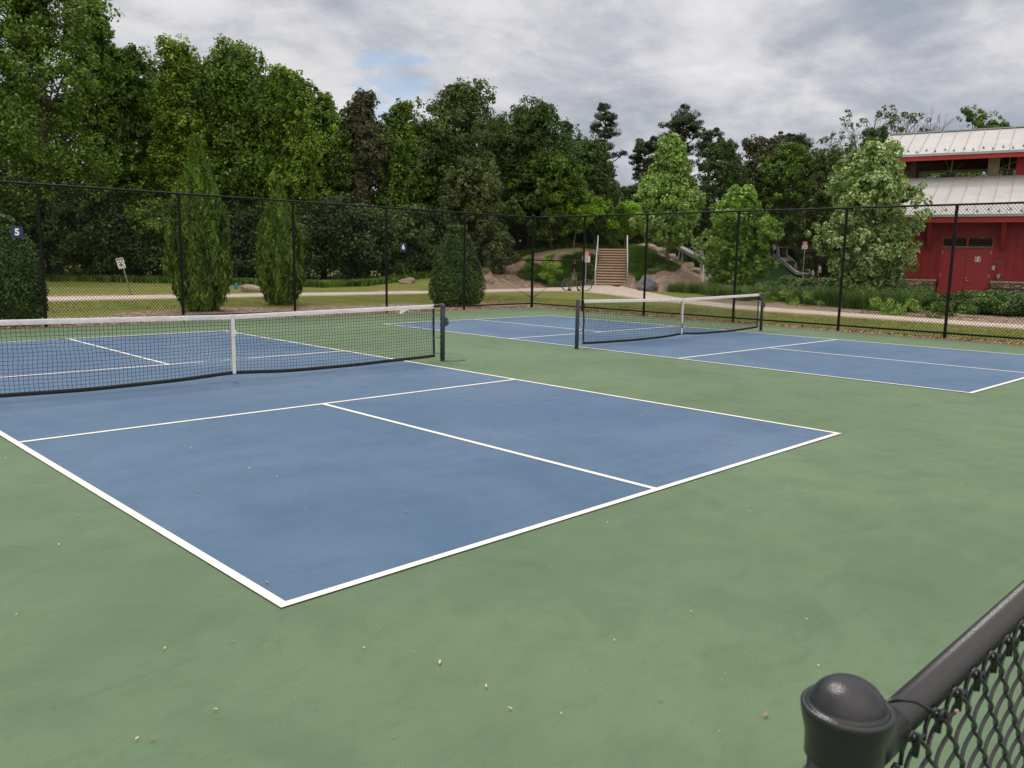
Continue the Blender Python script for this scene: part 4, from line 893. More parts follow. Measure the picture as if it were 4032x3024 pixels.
def tree(name, px, D, top_py, hw, label, cat='tree', mat='green', prof='oak', seed=0, crown_from=0.18, n=70, leaf=0.30, each=170, clump=None, group=None, lean=(0, 0), trunk_r=None, bark=None, base=None, off=(0, 0), lobes=0.35, multi=1, rim=0.0):
    rs = np.random.RandomState(seed*17+5); g = ground_at(px, D) if base is None else base
    H = at(px, top_py, D)[2]-g[2]; e = empty(name, g, 0, label, cat, group)
    cb = H*crown_from; ch = H-cb; cl = clump or max(0.55, hw*0.30)
    pf = PROF[prof]
    # angular lobes make the outline uneven
    ph = rs.rand(6)*6.28; C = []
    while len(C) < n:
        t = rs.rand()**0.85; q = rs.rand()*6.28
        lob = 1+lobes*(0.5*math.sin(2*q+ph[0]+t*5)+0.5*math.sin(3*q+ph[1]-t*9)+0.5*math.sin(t*17+ph[2]+q))
        rr = max(0.05, hw*pf(t)*lob-cl*0.30)*(rs.rand()**0.38)
        C.append([rr*math.cos(q)+lean[0]*t*H, rr*math.sin(q)+lean[1]*t*H, cb+cl*0.35+t*(ch-cl*0.95)])
    # leading sprays at the very top
    for k in range(max(3, n//18)): C.append([np.clip(rs.normal(), -1.3, 1.3)*hw*0.24+lean[0]*H, np.clip(rs.normal(), -1.3, 1.3)*hw*0.24+lean[1]*H, H-cl*(0.35+0.45*k*rs.rand())])
    C = np.array(C); tt = np.clip((C[:, 2]-cb)/ch, 0, 1); R = cl*(0.65+0.6*rs.rand(len(C)))*(1-0.30*tt)
    L = Leaves(); foliage_clumps(L, rs, C, R, each, leaf)
    # loose outer sprays: shoots that break the outline
    k = int(len(C)*1.1); t = rs.rand(k)**0.7; q = rs.rand(k)*6.28; lob = 1+lobes*(0.5*np.sin(2*q+ph[0]+t*5)+0.5*np.sin(3*q+ph[1]-t*9)+0.5*np.sin(t*17+ph[2]+q))
    rr = np.maximum(0.1, hw*pf(t)*lob+cl*0.15)*(0.85+0.28*rs.rand(k)); sp_ = np.stack([rr*np.cos(q)+lean[0]*t*H, rr*np.sin(q)+lean[1]*t*H, cb+cl*0.3+t*(ch-cl*0.3)], -1)
    foliage_clumps(L, rs, sp_, cl*(0.22+0.30*rs.rand(k)), max(16, each//5), leaf*0.95, tall=1.25)
    L.build('crown', LM[mat], e)
    b = MB(); tr = trunk_r or max(0.06, H*0.016); bk = bark or BARK
    for k in range(multi):
        sx_ = (k-(multi-1)/2)*tr*2.2; ax = (k-(multi-1)/2)*hw*0.25
        pts = [(sx_, 0, -0.3)]; rad = [tr*1.35/multi**.5]
        for i in range(1, 9):
            t = i/8; pts.append((sx_+ax*t+lean[0]*t*H+rs.normal()*hw*0.025, lean[1]*t*H+rs.normal()*hw*0.025, H*0.93*t)); rad.append(tr*(1.05-0.95*t)/multi**.5)
        b.tube(pts, rad, 8)
        P = np.array(pts)
        for i in rs.choice(len(C), min(len(C), 34//multi), replace=False):
            c = C[i]; zz_ = max(cb*0.75, c[2]-0.55*math.hypot(c[0], c[1])-0.05*H); zz_ = min(zz_, c[2]*0.97)
            q = np.array([np.interp(zz_, P[:, 2], P[:, 0]), np.interp(zz_, P[:, 2], P[:, 1]), zz_]); add_branch(b, q, c, tr*0.32*(1-zz_/H)+0.02, 0.012, rs)
    b.build('trunk', bk, e, smooth=True)
    return e

GB = 'tall broadleaf trees of the wood behind the courts'
S = 1.8228   # sizes below were read on a 2212 px wide view
def T(name, x, ytop, hw_px, D, label, **k):
    dep = D*math.cos(math.atan((x*S-2016)/FPX)); k['n'] = int(k.get('n', 70)*1.9); k['clump'] = k.get('clump', max(0.9, hw_px*S*dep/FPX*0.3))*0.66; k.setdefault('each', 120); k['each'] = 125; k.setdefault('leaf', 0.215)
    return tree(name, x*S, D, ytop*S, hw_px*1.08*S*dep/FPX, label, **k)
# --- front row of the wood, left to right
T('broadleaf_tree', -55, -70, 120, 52, 'tall broadleaf tree cut off by the left edge of the picture', seed=1, mat='green', n=95, prof='oak', group=GB, crown_from=0.10, clump=1.5)
T('broadleaf_tree', 118, -55, 112, 53, 'tallest broadleaf tree, its dark forked trunk showing above the left fence bay', seed=2, mat='green', n=105, each=170, prof='oak', group=GB, trunk_r=0.42, crown_from=0.22, clump=1.35, lobes=0.5)
T('broadleaf_tree', 232, -4, 55, 56, 'narrow broadleaf tree rising against the clouds right of the tallest tree', seed=3, mat='green', n=75, prof='tower', group=GB, crown_from=0.30)
T('broadleaf_tree', 300, 108, 66, 57, 'broadleaf tree whose sloping right shoulder meets a gap of sky', seed=4, mat='green', n=90, prof='oak', group=GB, crown_from=0.32)
T('broadleaf_tree', 402, 88, 62, 55, 'bright green broadleaf tree with two pointed tops behind the larger cypress', seed=5, mat='fresh', n=100, prof='tower', group=GB, crown_from=0.16, multi=2, clump=1.15)
T('broadleaf_tree', 522, 92, 82, 55, 'broad leafy tree between the two cypress shrubs', seed=6, mat='green', n=115, prof='oak', group=GB, crown_from=0.16, clump=1.3)
T('broadleaf_tree', 628, 150, 62, 54, 'bright green broadleaf tree over the smaller cypress', seed=7, mat='fresh', n=95, prof='oak', group=GB, crown_from=0.15, clump=1.15)
T('broadleaf_tree', 700, 205, 44, 56, 'lower broadleaf tree sloping down right of the bright green one', seed=8, mat='green', n=70, prof='oak', group=GB, crown_from=0.12)
T('dark_tree', 786, 198, 50, 57, 'dark brownish green tree with a ragged narrow top', seed=9, mat='brownish', n=95, prof='tower', group=GB, crown_from=0.08, lobes=0.7, clump=1.0)
T('broadleaf_tree', 866, 222, 40, 57, 'slender broadleaf tree just right of the dark ragged one', seed=10, mat='green', n=75, prof='tower', group=GB, crown_from=0.1, clump=0.95)
T('broadleaf_tree', 928, 262, 50, 60, 'lower mid green tree between the slender tree and the tall open one', seed=11, mat='green', n=70, prof='oak', group=GB, crown_from=0.08)
T('broadleaf_tree', 992, 174, 78, 60, 'tall open crowned tree standing alone above its neighbours at the middle of the wood', seed=12, mat='olive', n=110, prof='round', group=GB, crown_from=0.22, lobes=0.55, clump=1.15)
T('broadleaf_tree', 1018, 345, 62, 55, 'grey green tree with paler leaves low in front of the tall open one', seed=13, mat='olive', n=70, prof='oak', group=GB, crown_from=0.1)
T('broadleaf_tree', 1140, 222, 84, 62, 'dark rounded broadleaf tree behind the fence corner post', seed=14, mat='dark', n=120, prof='oak', group=GB, crown_from=0.2, clump=1.3)
T('broadleaf_tree', 1190, 330, 66, 60, 'lower dark tree in front of the dark rounded one', seed=15, mat='green', n=80, prof='oak', group=GB, crown_from=0.12)
T('broadleaf_tree', 1262, 300, 52, 66, 'broadleaf tree below the tall lone pine', seed=16, mat='dark', n=80, prof='oak', group=GB, crown_from=0.1)
T('drooping_tree', 1296, 352, 32, 70, 'thin drooping tree under the tall lone pine beside a gap of sky', seed=17, mat='brownish', n=45, prof='oak', group=GB, crown_from=0.1)
# --- behind the mound and the playground
GR = 'trees behind the playground mound'
T('broadleaf_tree', 1352, 400, 50, 74, 'low dark tree just right of the sky gap over the stairs', seed=18, mat='dark', n=70, prof='oak', group=GR, crown_from=0.08)
T('broadleaf_tree', 1412, 368, 48, 76, 'dark tree left of the pale tulip tree', seed=19, mat='olive', n=70, prof='oak', group=GR, crown_from=0.08)
T('broadleaf_tree', 1545, 305, 55, 80, 'dark tree between the pale tulip tree and the bright magnolia', seed=20, mat='dark', n=90, prof='oak', group=GR, crown_from=0.08)
T('broadleaf_tree', 1622, 298, 52, 84, 'dull green tree with a ragged top over the bright magnolia', seed=21, mat='brownish', n=80, prof='oak', group=GR, crown_from=0.08, lobes=0.6)
T('broadleaf_tree', 1690, 312, 56, 82, 'rounded mid green tree over the metal slide', seed=22, mat='green', n=90, prof='round', group=GR, crown_from=0.12)
T('broadleaf_tree', 1768, 322, 58, 80, 'broad mid green tree left of the large magnolia', seed=23, mat='olive', n=95, prof='round', group=GR, crown_from=0.12)
T('broadleaf_tree', 1868, 278, 64, 92, 'dark tree under the bare branches left of the pavilion roof', seed=24, mat='dark', n=90, prof='oak', group=GR, crown_from=0.1)
T('broadleaf_tree', 1980, 300, 66, 96, 'dark tree half hidden behind the left end of the pavilion roof', seed=25, mat='dark', n=70, prof='oak', group=GR, crown_from=0.1)
T('broadleaf_tree', 2068, 236, 62, 100, 'round topped tree showing over the ridge of the pavilion', seed=26, mat='green', n=75, prof='round', group=GR, crown_from=0.2)
T('broadleaf_tree', 2128, 264, 40, 100, 'lower tree showing over the pavilion ridge beside the round topped one', seed=27, mat='green', n=50, prof='round', group=GR, crown_from=0.2)
T('broadleaf_tree', 2222, 246, 34, 90, 'bright tree top at the right edge of the picture above the pavilion ridge', seed=28, mat='fresh', n=50, prof='round', group=GR, crown_from=0.2)
for i, x in enumerate((2010, 2075, 2140, 2205)):
    T('broadleaf_tree', x, 362, 44, 74, ['leftmost', 'second', 'third', 'rightmost'][i]+' leafy tree seen through the open clerestory of the pavilion', seed=30+i, mat='green', n=40, prof='round', group='trees seen through the clerestory', crown_from=0.1)

# --- pines
def pine(x, ytop, D, tiers, label, seed, hw, mat='pine'):
    rs = np.random.RandomState(seed); g = ground_at(x*S, D); e = empty('pine_tree', g, 0, label, 'pine', 'pines against the sky')
    H = at(x*S, ytop*S, D)[2]-g[2]; L = Leaves(); b = MB(); tr = H*0.014
    pts = [(rs.normal()*0.12*(i > 0), rs.normal()*0.12*(i > 0), -0.3+(H+0.0)*i/9) for i in range(10)]; b.tube(pts, [tr*(1.25-0.115*i) for i in range(10)], 8)
    C = []; R = []
    for (t, wid, cnt) in tiers:
        for k in range(cnt):
            q = 6.28*k/cnt+rs.rand()*0.9; ln = hw*wid*(0.5+0.6*rs.rand()); z = H*t+rs.normal()*0.25
            c = np.array([math.cos(q)*ln, math.sin(q)*ln, z+0.25*ln]); C.append(c); R.append(hw*(0.22+0.20*rs.rand())); C.append(c*np.array([.8, .8, 1])+rs.normal(size=3)*hw*0.16); R.append(hw*(0.14+0.12*rs.rand()))
            add_branch(b, (0, 0, z-0.22*ln), c, 0.09, 0.02, rs, 0.05)
            if ln > hw*0.5: c2 = c*[0.6, 0.6, 1]+[0, 0, -0.1]; C.append(c2); R.append(hw*0.19)
    C = np.array(C); R = np.array(R); foliage_clumps(L, rs, C, R, 170, 0.30, 0.22, 0.6, 0.62)
    L.build('crown', LM[mat], e); b.build('trunk', BARK, e, smooth=True); return e
m2 = lambda px, D: px*S*D*0.95/FPX
pine(1297, 236, 84, [(0.985, 0.25, 3), (0.95, 0.5, 5), (0.90, 0.8, 5), (0.84, 0.85, 5), (0.79, 0.5, 4), (0.71, 1.0, 5), (0.64, 0.45, 3), (0.58, 0.6, 4), (0.50, 0.5, 3)], 'tall lone pine with tiered open crown standing against grey cloud', 51, m2(36, 84))
pine(1461, 248, 92, [(0.98, 0.55, 6), (0.94, 0.85, 8), (0.88, 1.0, 9), (0.82, 0.8, 7), (0.76, 0.5, 5), (0.68, 0.6, 6)], 'round topped pine above the tulip tree', 52, m2(42, 92))
pine(1430, 298, 90, [(0.97, 0.8, 6), (0.90, 1.1, 8), (0.82, 1.0, 8), (0.72, 0.9, 6)], 'lower spreading pine left of the round topped one', 53, m2(30, 90))
pine(1518, 284, 90, [(0.97, 0.7, 7), (0.91, 1.0, 9), (0.84, 1.0, 9), (0.74, 0.8, 7)], 'small dark pine right of the round topped one', 54, m2(30, 90))
pine(1384, 305, 88, [(0.97, 0.7, 7), (0.91, 1.0, 9), (0.83, 1.0, 9), (0.73, 0.8, 7)], 'dark pine rising at the right of the sky gap', 55, m2(34, 88))
pine(1214, 262, 80, [(0.98, 0.3, 4), (0.94, 0.5, 6), (0.89, 0.7, 7), (0.83, 0.9, 8), (0.76, 1.0, 8)], 'small dark conifer tip beside the dark rounded tree', 56, m2(24, 80))
pine(1700, 298, 98, [(0.97, 0.9, 8), (0.92, 1.1, 9), (0.85, 1.0, 9)], 'distant dark pine top over the metal slide', 57, m2(34, 98))
pine(1648, 300, 98, [(0.97, 0.9, 8), (0.91, 1.1, 9), (0.84, 1.0, 9)], 'distant dark pine top left of the one over the slide', 58, m2(26, 98))

# --- bare trees
def bare(x, ytop, D, label, seed, spread, tufts, mat_, y_from=300):
    rs = np.random.RandomState(seed); g = ground_at(x*S, D); e = empty('bare_tree', g, 0, label, 'tree', 'bare branched trees left of the pavilion')
    H = at(x*S, ytop*S, D)[2]-g[2]; b = MB(); tips = []
    def grow(p, d, ln, r, dep):
        q = p+d*ln; mid = (p+q)/2+rs.normal(size=3)*ln*0.05
        b.tube([p, mid, q], [r, r*0.82, r*0.66], 4 if dep < 3 else 5, caps=False)
        if dep == 0: tips.append(q); return
        for k in range(3 if dep > 2 else rs.randint(2, 4)):
            nd_ = d+rs.normal(size=3)*0.42; nd_[2] += 0.10; nd_ = nd_/np.linalg.norm(nd_)
            grow(q, nd_, ln*(0.66+0.2*rs.rand()), r*0.6, dep-1)
    b.tube([(0, 0, -0.3), (0.1, 0, H*0.28), (0, 0, H*0.52)], [H*0.018, H*0.014, H*0.010], 8)
    for k in range(8):
        q = 6.28*k/8+rs.rand()*0.6; el = 0.45+0.75*rs.rand(); d = np.array([math.cos(q)*math.cos(el), math.sin(q)*math.cos(el), math.sin(el)])
        grow(np.array([0, 0, H*(0.42+0.1*rs.rand())]), d, H*0.145*spread, H*0.0062, 4)
    b.build('branches', mat_, e)
    if tufts:
        c = np.array(tips); c = c[rs.rand(len(c)) < tufts]; L = Leaves(); foliage_clumps(L, rs, c, np.full(len(c), 0.34), 14, 0.34, 0.5, 0.5)
        L.build('leaf_tufts', LM['olive'], e)
    return e
GREYB = paint('grey_twig', (0.115, 0.10, 0.088), 0.9, 0.1, 0.2, 3)
bare(1856, 215, 98, 'half bare tree with sparse leaf tufts against the dark cloud', 61, 1.0, 0.32, GREYB)
bare(1945, 214, 104, 'leafless pale branched tree left of the pavilion ridge', 62, 1.05, 0.0, paint('pale_twig', (0.19, 0.165, 0.15), 0.9, 0.1, 0.2, 3))
bare(1600, 292, 90, 'small bundle of dead twigs over the ragged tree', 63, 0.75, 0.0, GREYB)
bare(1112, 203, 66, 'dead grey branches poking above the dark rounded tree', 64, 0.55, 0.0, GREYB)

# --- deeper wood: trunks and crowns behind the front row
protos = []
for i in range(3):
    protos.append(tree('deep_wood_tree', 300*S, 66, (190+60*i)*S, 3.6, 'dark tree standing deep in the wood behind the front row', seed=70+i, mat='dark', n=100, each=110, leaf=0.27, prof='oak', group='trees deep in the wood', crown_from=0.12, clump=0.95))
rs = np.random.RandomState(8); first_used = set()
for i, (x, D, ytop) in enumerate([(-40, 66, 150), (45, 68, 190), (160, 74, 400), (250, 68, 110), (335, 66, 175), (450, 66, 140), (475, 64, 150), (585, 64, 165), (665, 64, 225), (745, 64, 260), (830, 66, 262), (905, 68, 285), (945, 66, 262), (1075, 70, 262), (1105, 72, 262), (1210, 74, 360), (1265, 78, 400), (1330, 84, 440), (1470, 88, 380), (1590, 90, 350), (1730, 92, 350), (1820, 92, 340), (1910, 88, 350)]):
    k = i % 3; ORD = ['leftmost', 'second', 'third', 'fourth', 'fifth', 'sixth', 'seventh', 'eighth', 'ninth', 'tenth', 'eleventh', 'twelfth', 'thirteenth', 'fourteenth', 'fifteenth', 'sixteenth', 'seventeenth', 'eighteenth', 'nineteenth', 'twentieth', 'third from the right', 'second from the right', 'rightmost']
    o = protos[k] if k not in first_used else copy_tree(protos[k]); first_used.add(k)
    g = ground_at(x*S, D); o.location = tuple(g); h0 = 16.0-(60*k)*S*63/FPX
    hh = at(x*S, ytop*S, D)[2]-g[2]; base_h = protos[k]['h'] if 'h' in protos[k] else None
    H0 = at(300*S, (190+60*k)*S, 66)[2]
    s_ = hh/H0; o.scale = (max(s_, 0.8), max(s_, 0.8), s_); o.rotation_euler = (0, 0, rs.rand()*6.28); o['label'] = ORD[min(i, 22)]+' of the dark trees deep in the wood'+(' counted from the left' if 0 < i < 20 else '')

# --- the far wood closing the view low down
rs = np.random.RandomState(21); n_ = 46000; pxs = rs.uniform(-150, 4300, n_); DD = rs.uniform(108, 124, n_); hz = np.interp(pxs, [-150, 900, 2000, 4300], [5.0, 6.0, 8.0, 9.0])*(0.85+0.2*np.sin(pxs*0.013)+0.12*np.sin(pxs*0.041)); zz_ = hz*rs.rand(n_)**0.85
az_ = YAW-np.arctan((pxs-2016)/FPX); FP = np.stack([CAMP[0]+DD*np.cos(az_), CAMP[1]+DD*np.sin(az_), zz_], -1)
V, _ = leaves(FP, unit(rs.normal(size=(n_, 3))*0.6+[-math.cos(YAW), -math.sin(YAW), 0.5]), 0.75, 0.5, rs); o = np_mesh('far_wood', V, np.arange(len(V)).reshape(-1, 4), LM['dark'], None, rs.rand(n_)); tag(o, 'far off dark wood closing the view behind all the trees', 'wood', kind='stuff')
# --- understory along the wood edge
def shrub(name, px, D, top_py, hw, label, mat='dark', seed=0, n=26, leaf=0.2, each=190, group=None, cat='shrub', prof='oak', clump=None, depth=1.0, cf=0.0, base=None):
    rs = np.random.RandomState(seed*13+1); g = ground_at(px, D) if base is None else base; e_H = at(px, top_py, D)[2]-g[2] if top_py is not None else 1.0
    cl = clump or max(0.14, min(hw, e_H)*0.33); C = []
    for k in range(n):
        t = rs.rand()**0.8; q = rs.rand()*6.28; rr = max(0, hw*PROF[prof](t)*(1+0.2*math.sin(3*q+seed))-cl*0.6)*rs.rand()**0.45
        C.append([rr*math.cos(q), rr*math.sin(q)*depth, e_H*cf+cl*0.5+t*(e_H*(1-cf)-cl*1.1)])
    L = Leaves(); C = np.array(C); foliage_clumps(L, rs, C, cl*(0.8+0.5*rs.rand(n)), each, leaf)
    V = np.concatenate(L.V); o = np_mesh(name, V, np.arange(len(V)).reshape(-1, 4), LM[mat], None, np.concatenate(L.R)); o.location = tuple(g)
    o.rotation_euler = (0, 0, YAW-math.radians(90)-math.atan((px-2016)/FPX)); tag(o, label, cat, group); return o
US = [(-20, 49, 420, 'green'), (50, 50, 440, 'dark'), (150, 50, 400, 'green'), (215, 50, 415, 'green'), (285, 49, 470, 'dark'), (345, 48, 430, 'fresh'), (420, 48, 430, 'green'), (505, 47.5, 440, 'dark'), (590, 47, 455, 'dark'), (668, 46.5, 440, 'green'), (735, 46.5, 420, 'dark'), (800, 47, 445, 'green'), (870, 48, 440, 'green'), (935, 50, 450, 'dark'), (1005, 55, 430, 'green'), (1075, 60, 420, 'dark'), (1140, 66, 430, 'green'), (1200, 68, 440, 'dark'), (1270, 70, 440, 'dark'), (1340, 72, 440, 'green'), (1415, 74, 440, 'dark'), (1500, 78, 430, 'dark'), (1585, 84, 440, 'dark'), (1680, 90, 440, 'green'), (1760, 92, 440, 'dark'), (1850, 90, 440, 'dark')]
WHERE = ['at the left edge of the picture', 'above the plaque reading 5', 'right of the first fence post', 'above the leaning white sign', 'right of the leaning white sign', 'left of the larger cypress', 'behind the larger cypress', 'between the two cypress shrubs', 'behind the smaller cypress', 'right of the smaller cypress', 'below the dark ragged tree', 'left of the plaque reading 6', 'behind the plaque reading 6', 'left of the clipped holly', 'behind the clipped holly', 'right of the clipped holly', 'behind the fence corner post', 'behind the left end of the mound', 'behind the small tree on the mound', 'behind the top of the stairs', 'right of the stairs', 'behind the tulip tree', 'behind the bright magnolia', 'above the metal slide', 'above the sign by the slide', 'behind the large magnolia']
for i, (x, D, y, m_) in enumerate(US):
    shrub('understory_shrub', x*S, D+3.6, y*S, 2.5+D*0.012, ('deep green' if m_ == 'dark' else 'mid green')+' woodland undergrowth '+WHERE[i], mat='dark' if m_ == 'green' else 'green' if m_ == 'fresh' else 'deep', seed=100+i, n=70, leaf=0.21, each=130, group='undergrowth along the edge of the wood', clump=0.7)  # shade under the trees put into the leaf colour: darker foliage swapped in
# a ragged low edge of weeds where lawn meets wood
def blade_patch(name, pts, n_per, h, mat, label, cat, group=None, kind=None, spread=0.35, width=0.02, lean=0.5, seed=0, seg=3, parent=None):
    """pts: (m,3) clump roots, arching grass blades"""
    rs = np.random.RandomState(seed); pts = np.asarray(pts, float); m_ = len(pts); n_ = m_*n_per; idx = np.repeat(np.arange(m_), n_per)
    q = rs.rand(n_)*6.283; d = np.stack([np.cos(q), np.sin(q), 0*q], -1); root = pts[idx]+d*(rs.rand(n_)*spread*0.3)[:, None]
    hh = h*(0.6+0.6*rs.rand(n_)); le = lean*hh*(0.3+rs.rand(n_)); sd_ = np.stack([-d[:, 1], d[:, 0], 0*q], -1)*width/2
    lev = []
    for j in range(seg+1):
        t = j/seg; c = root+d*(le*t*t)[:, None]+np.array([0, 0, 1])*(hh*(t-0.28*t*t))[:, None]; w_ = 1-t*0.85; lev.append((c-sd_*w_, c+sd_*w_))
    V = np.stack([x for a in lev for x in a], 1).reshape(-1, 3); b0 = np.arange(n_)[:, None]*(2*(seg+1))
    F = np.stack([np.concatenate([b0+2*j, b0+2*j+1, b0+2*j+3, b0+2*j+2], 1) for j in range(seg)], 1).reshape(-1, 4)
    c0 = pts.mean(0); V = V-c0; o = np_mesh(name, V, F, LM[mat], parent, np.repeat(rs.rand(n_), seg)); o.location = tuple(c0)
    if label: tag(o, label, cat, group, kind)
    return o
rs = np.random.RandomState(4); P_ = []
for i in range(900):
    x = rs.uniform(-60, 1500); D = np.interp(x, [-60, 108, 380, 660, 780, 930, 1000, 1300, 1500], [53, 52.5, 49.5, 45, 45.5, 51, 55, 64, 70])+rs.normal()*0.6; P_.append(ground_at_fast(x*S, D))
blade_patch('tall_weeds', P_, 26, 0.45, 'green', 'ragged tall weeds where the lawn meets the wood', 'weeds', kind='stuff', spread=1.2, width=0.06, seed=3)
# ------------------------------------------------------------------ clipped and columnar shrubs outside the fence
def cypress(px, D, top_py, hw, label, seed, n=16000):
    rs = np.random.RandomState(seed); g = ground_at(px, D); H = at(px, top_py, D)[2]-g[2]; e = empty('columnar_cypress', g, 0, label, 'shrub', 'columnar cypress shrubs outside the back fence')
    t = rs.rand(n)**0.92; q = rs.rand(n)*6.283
    pr = np.interp(t, [0, .03, .10, .25, .42, .58, .70, .80, .90, 1.0], [.50, .66, .86, 1.0, 1.0, .88, .66, .38, .20, .03])
    lob = 1+0.09*np.sin(5*q+t*3+seed)+0.11*np.sin(10*q-t*6)+0.06*np.sin(3*q+t*19)+0.07*np.sin(13*q+t*31)
    rr = hw*pr*lob*(0.62+0.35*rs.rand(n)**0.6); P = np.stack([rr*np.cos(q), rr*np.sin(q), 0.04+H*t*0.955], -1)
    outw = np.stack([np.cos(q), np.sin(q), 0*q], -1); tip = unit(outw*(0.35+0.5*rs.rand(n)[:, None])+np.array([0, 0, 1])*1.0+rs.normal(size=(n, 3))*0.28)
    Nn = unit(outw+rs.normal(size=(n, 3))*0.5)
    L = Leaves(); V, _ = leaves(P, Nn, 0.24, 0.055, rs, tip); L.add(V, rs.rand(n)*0.6+0.3*np.sin(q*6+t*9)*0.5+0.2)
    # loose leaders at the top
    k = 700; t2 = rs.rand(k); c = rs.randint(0, 7, k); bx = rs.normal(size=7)*hw*0.16; bt = 0.80+0.2*rs.rand(7)
    P2 = np.stack([bx[c]*(0.5+t2*.8)+rs.normal(size=k)*0.035, rs.normal(size=k)*0.07, H*(0.70+(bt[c]-0.70)*t2)], -1)
    V, _ = leaves(P2, unit(rs.normal(size=(k, 3))), 0.26, 0.05, rs, unit(np.stack([rs.normal(size=k)*.4, rs.normal(size=k)*.4, np.ones(k)], -1))); L.add(V, rs.rand(k)*0.6+0.4)
    L.build('foliage', LM['cypress'], e)
    b = MB(); zz_ = np.linspace(0.02, 0.86, 14); b.lathe([(max(0.02, hw*0.60*np.interp(a, [0, .1, .3, .6, .86], [.5, .85, 1, .8, .1])), a*H) for a in zz_], n=14)
    b.build('inner_branches', LM['cypress'], e)
    b = MB(); b.tube([(0, 0, -0.1), (0, 0, H*0.5)], [0.07, 0.04], 7); b.build('stem', BARK, e)
dpx = lambda hw, px, D: hw*S*D*math.cos(math.atan((px*S-2016)/FPX))/FPX
cypress(437*S, 25.8, 283*S, dpx(60, 437, 25.8), 'larger columnar cypress shrub behind the second fence bay', 5, 19000)
cypress(607*S, 28.8, 374*S, dpx(46, 607, 28.8), 'smaller columnar cypress shrub behind the third fence bay', 9, 15000)
def clipped(name, px, D, top_py, hw, label, seed, n, profx, leaf, mat='holly', group=None):
    rs = np.random.RandomState(seed); g = ground_at(px, D); H = at(px, top_py, D)[2]-g[2]; e = empty(name, g, 0, label, 'shrub', group)
    t = rs.rand(n); q = rs.rand(n)*6.283; pr = np.interp(t, *profx)
    lob = 1+0.04*np.sin(5*q+t*7+seed)+0.035*np.sin(11*q-t*13)+0.03*np.sin(7*q+t*29)+0.05*(rs.rand(n)-0.5)
    rr = hw*pr*lob*(0.84+0.17*rs.rand(n)); P = np.stack([rr*np.cos(q), rr*np.sin(q), 0.05+H*t*0.97], -1)
    top = rs.rand(n) < 0.10; rr2 = hw*0.5*np.sqrt(rs.rand(n))*np.interp(0.93, *profx)*2; P[top] = np.stack([rr2*np.cos(q), rr2*np.sin(q), H*(0.985-0.06*(rr2/hw)**2)+0.04*rs.normal(size=n)], -1)[top]
    outw = np.stack([np.cos(q), np.sin(q), 0.4+1.5*(t > 0.85)], -1); Nn = unit(outw+rs.normal(size=(n, 3))*0.75)
    V, _ = leaves(P, Nn, leaf, leaf*0.5, rs); L = Leaves(); L.add(V, rs.rand(n)*0.75+0.12*np.sin(5*q+t*7)); L.build('foliage', LM[mat], e)
    b = MB(); b.lathe([(max(0.02, hw*0.80*np.interp(a, *profx)), a*H*0.95+0.03) for a in np.linspace(0.0, 0.97, 12)], n=20); b.build('inner_branches', LM[mat], e)
    return e
clipped('clipped_holly', 986*S, 29.4, 489*S, dpx(60, 986, 29.4), 'dense conical clipped holly standing behind the fence left of the corner post', 3, 15000, ([0, .06, .15, .3, .55, .75, .88, .96, 1], [.80, .93, 1.0, .97, .80, .62, .46, .30, .10]), 0.085, group='rounded evergreen bushes outside the fence')
clipped('rounded_bush', 6*S, 22.0, 470*S, dpx(88, 6, 22.0), 'large rounded evergreen bush at the left edge under the plaque reading 5', 4, 16000, ([0, .06, .2, .4, .6, .8, .92, 1], [.80, .92, 1.0, 1.0, .92, .70, .45, .1]), 0.085, group='rounded evergreen bushes outside the fence')
# ------------------------------------------------------------------ small trees on and around the mound
tree('small_tree', 1240*S, 60.5, 418*S, dpx(60, 1240, 60.5), 'small lime green tree with slender trunk on the left crest of the mound', mat='lime', prof='vase', seed=201, crown_from=0.33, n=46, leaf=0.19, each=170, clump=0.55, trunk_r=0.06, bark=BARKL, lobes=0.3, group='young trees planted on the mound')
tree('small_tree', 1282*S, 64, 425*S, dpx(34, 1282, 64), 'darker small tree partly behind the lime green one on the mound', mat='green', prof='vase', seed=202, crown_from=0.3, n=26, leaf=0.2, each=150, clump=0.55, trunk_r=0.05, bark=BARKL, group='young trees planted on the mound')
tree('small_tree', 1352*S, 63.5, 437*S, dpx(46, 1352, 63.5), 'small yellow green tree behind the top of the stairs', mat='lime', prof='round', seed=203, crown_from=0.28, n=38, leaf=0.19, each=150, clump=0.55, trunk_r=0.06, bark=BARKL, lobes=0.4, group='young trees planted on the mound', multi=2)
tree('tulip_tree', 1441*S, 54.5, 297*S, dpx(64, 1441, 54.5), 'tall pale green leafy tree standing on the mound right of the stairs', mat='pale', prof='cone', seed=204, crown_from=0.13, n=170, leaf=0.24, each=170, clump=0.66, trunk_r=0.13, bark=BARKL, lobes=0.35)
tree('magnolia', 1588*S, 45.5, 404*S, dpx(62, 1588, 45.5), 'bright green magnolia behind the far net, fully leafed to the ground', mat='bright', prof='column', seed=205, crown_from=0.02, n=190, leaf=0.20, each=120, clump=0.44, trunk_r=0.06, bark=BARKL, group='magnolias behind the right fence')
tree('magnolia', 1868*S, 37.5, 312*S, dpx(74, 1868, 37.5), 'large magnolia with silvery leaf undersides in front of the red pavilion', mat='silver', prof='oak', seed=206, crown_from=0.02, n=230, leaf=0.19, each=130, clump=0.46, trunk_r=0.08, bark=BARKL, lobes=0.45, group='magnolias behind the right fence', lean=(0.0, 0.0))
shrub('round_shrub', 1080*S, 51, 500*S, dpx(38, 1080, 51), 'olive green rounded shrub on the lawn slope right of the clipped holly', mat='olive', seed=31, n=40, leaf=0.16, each=170, clump=0.42)
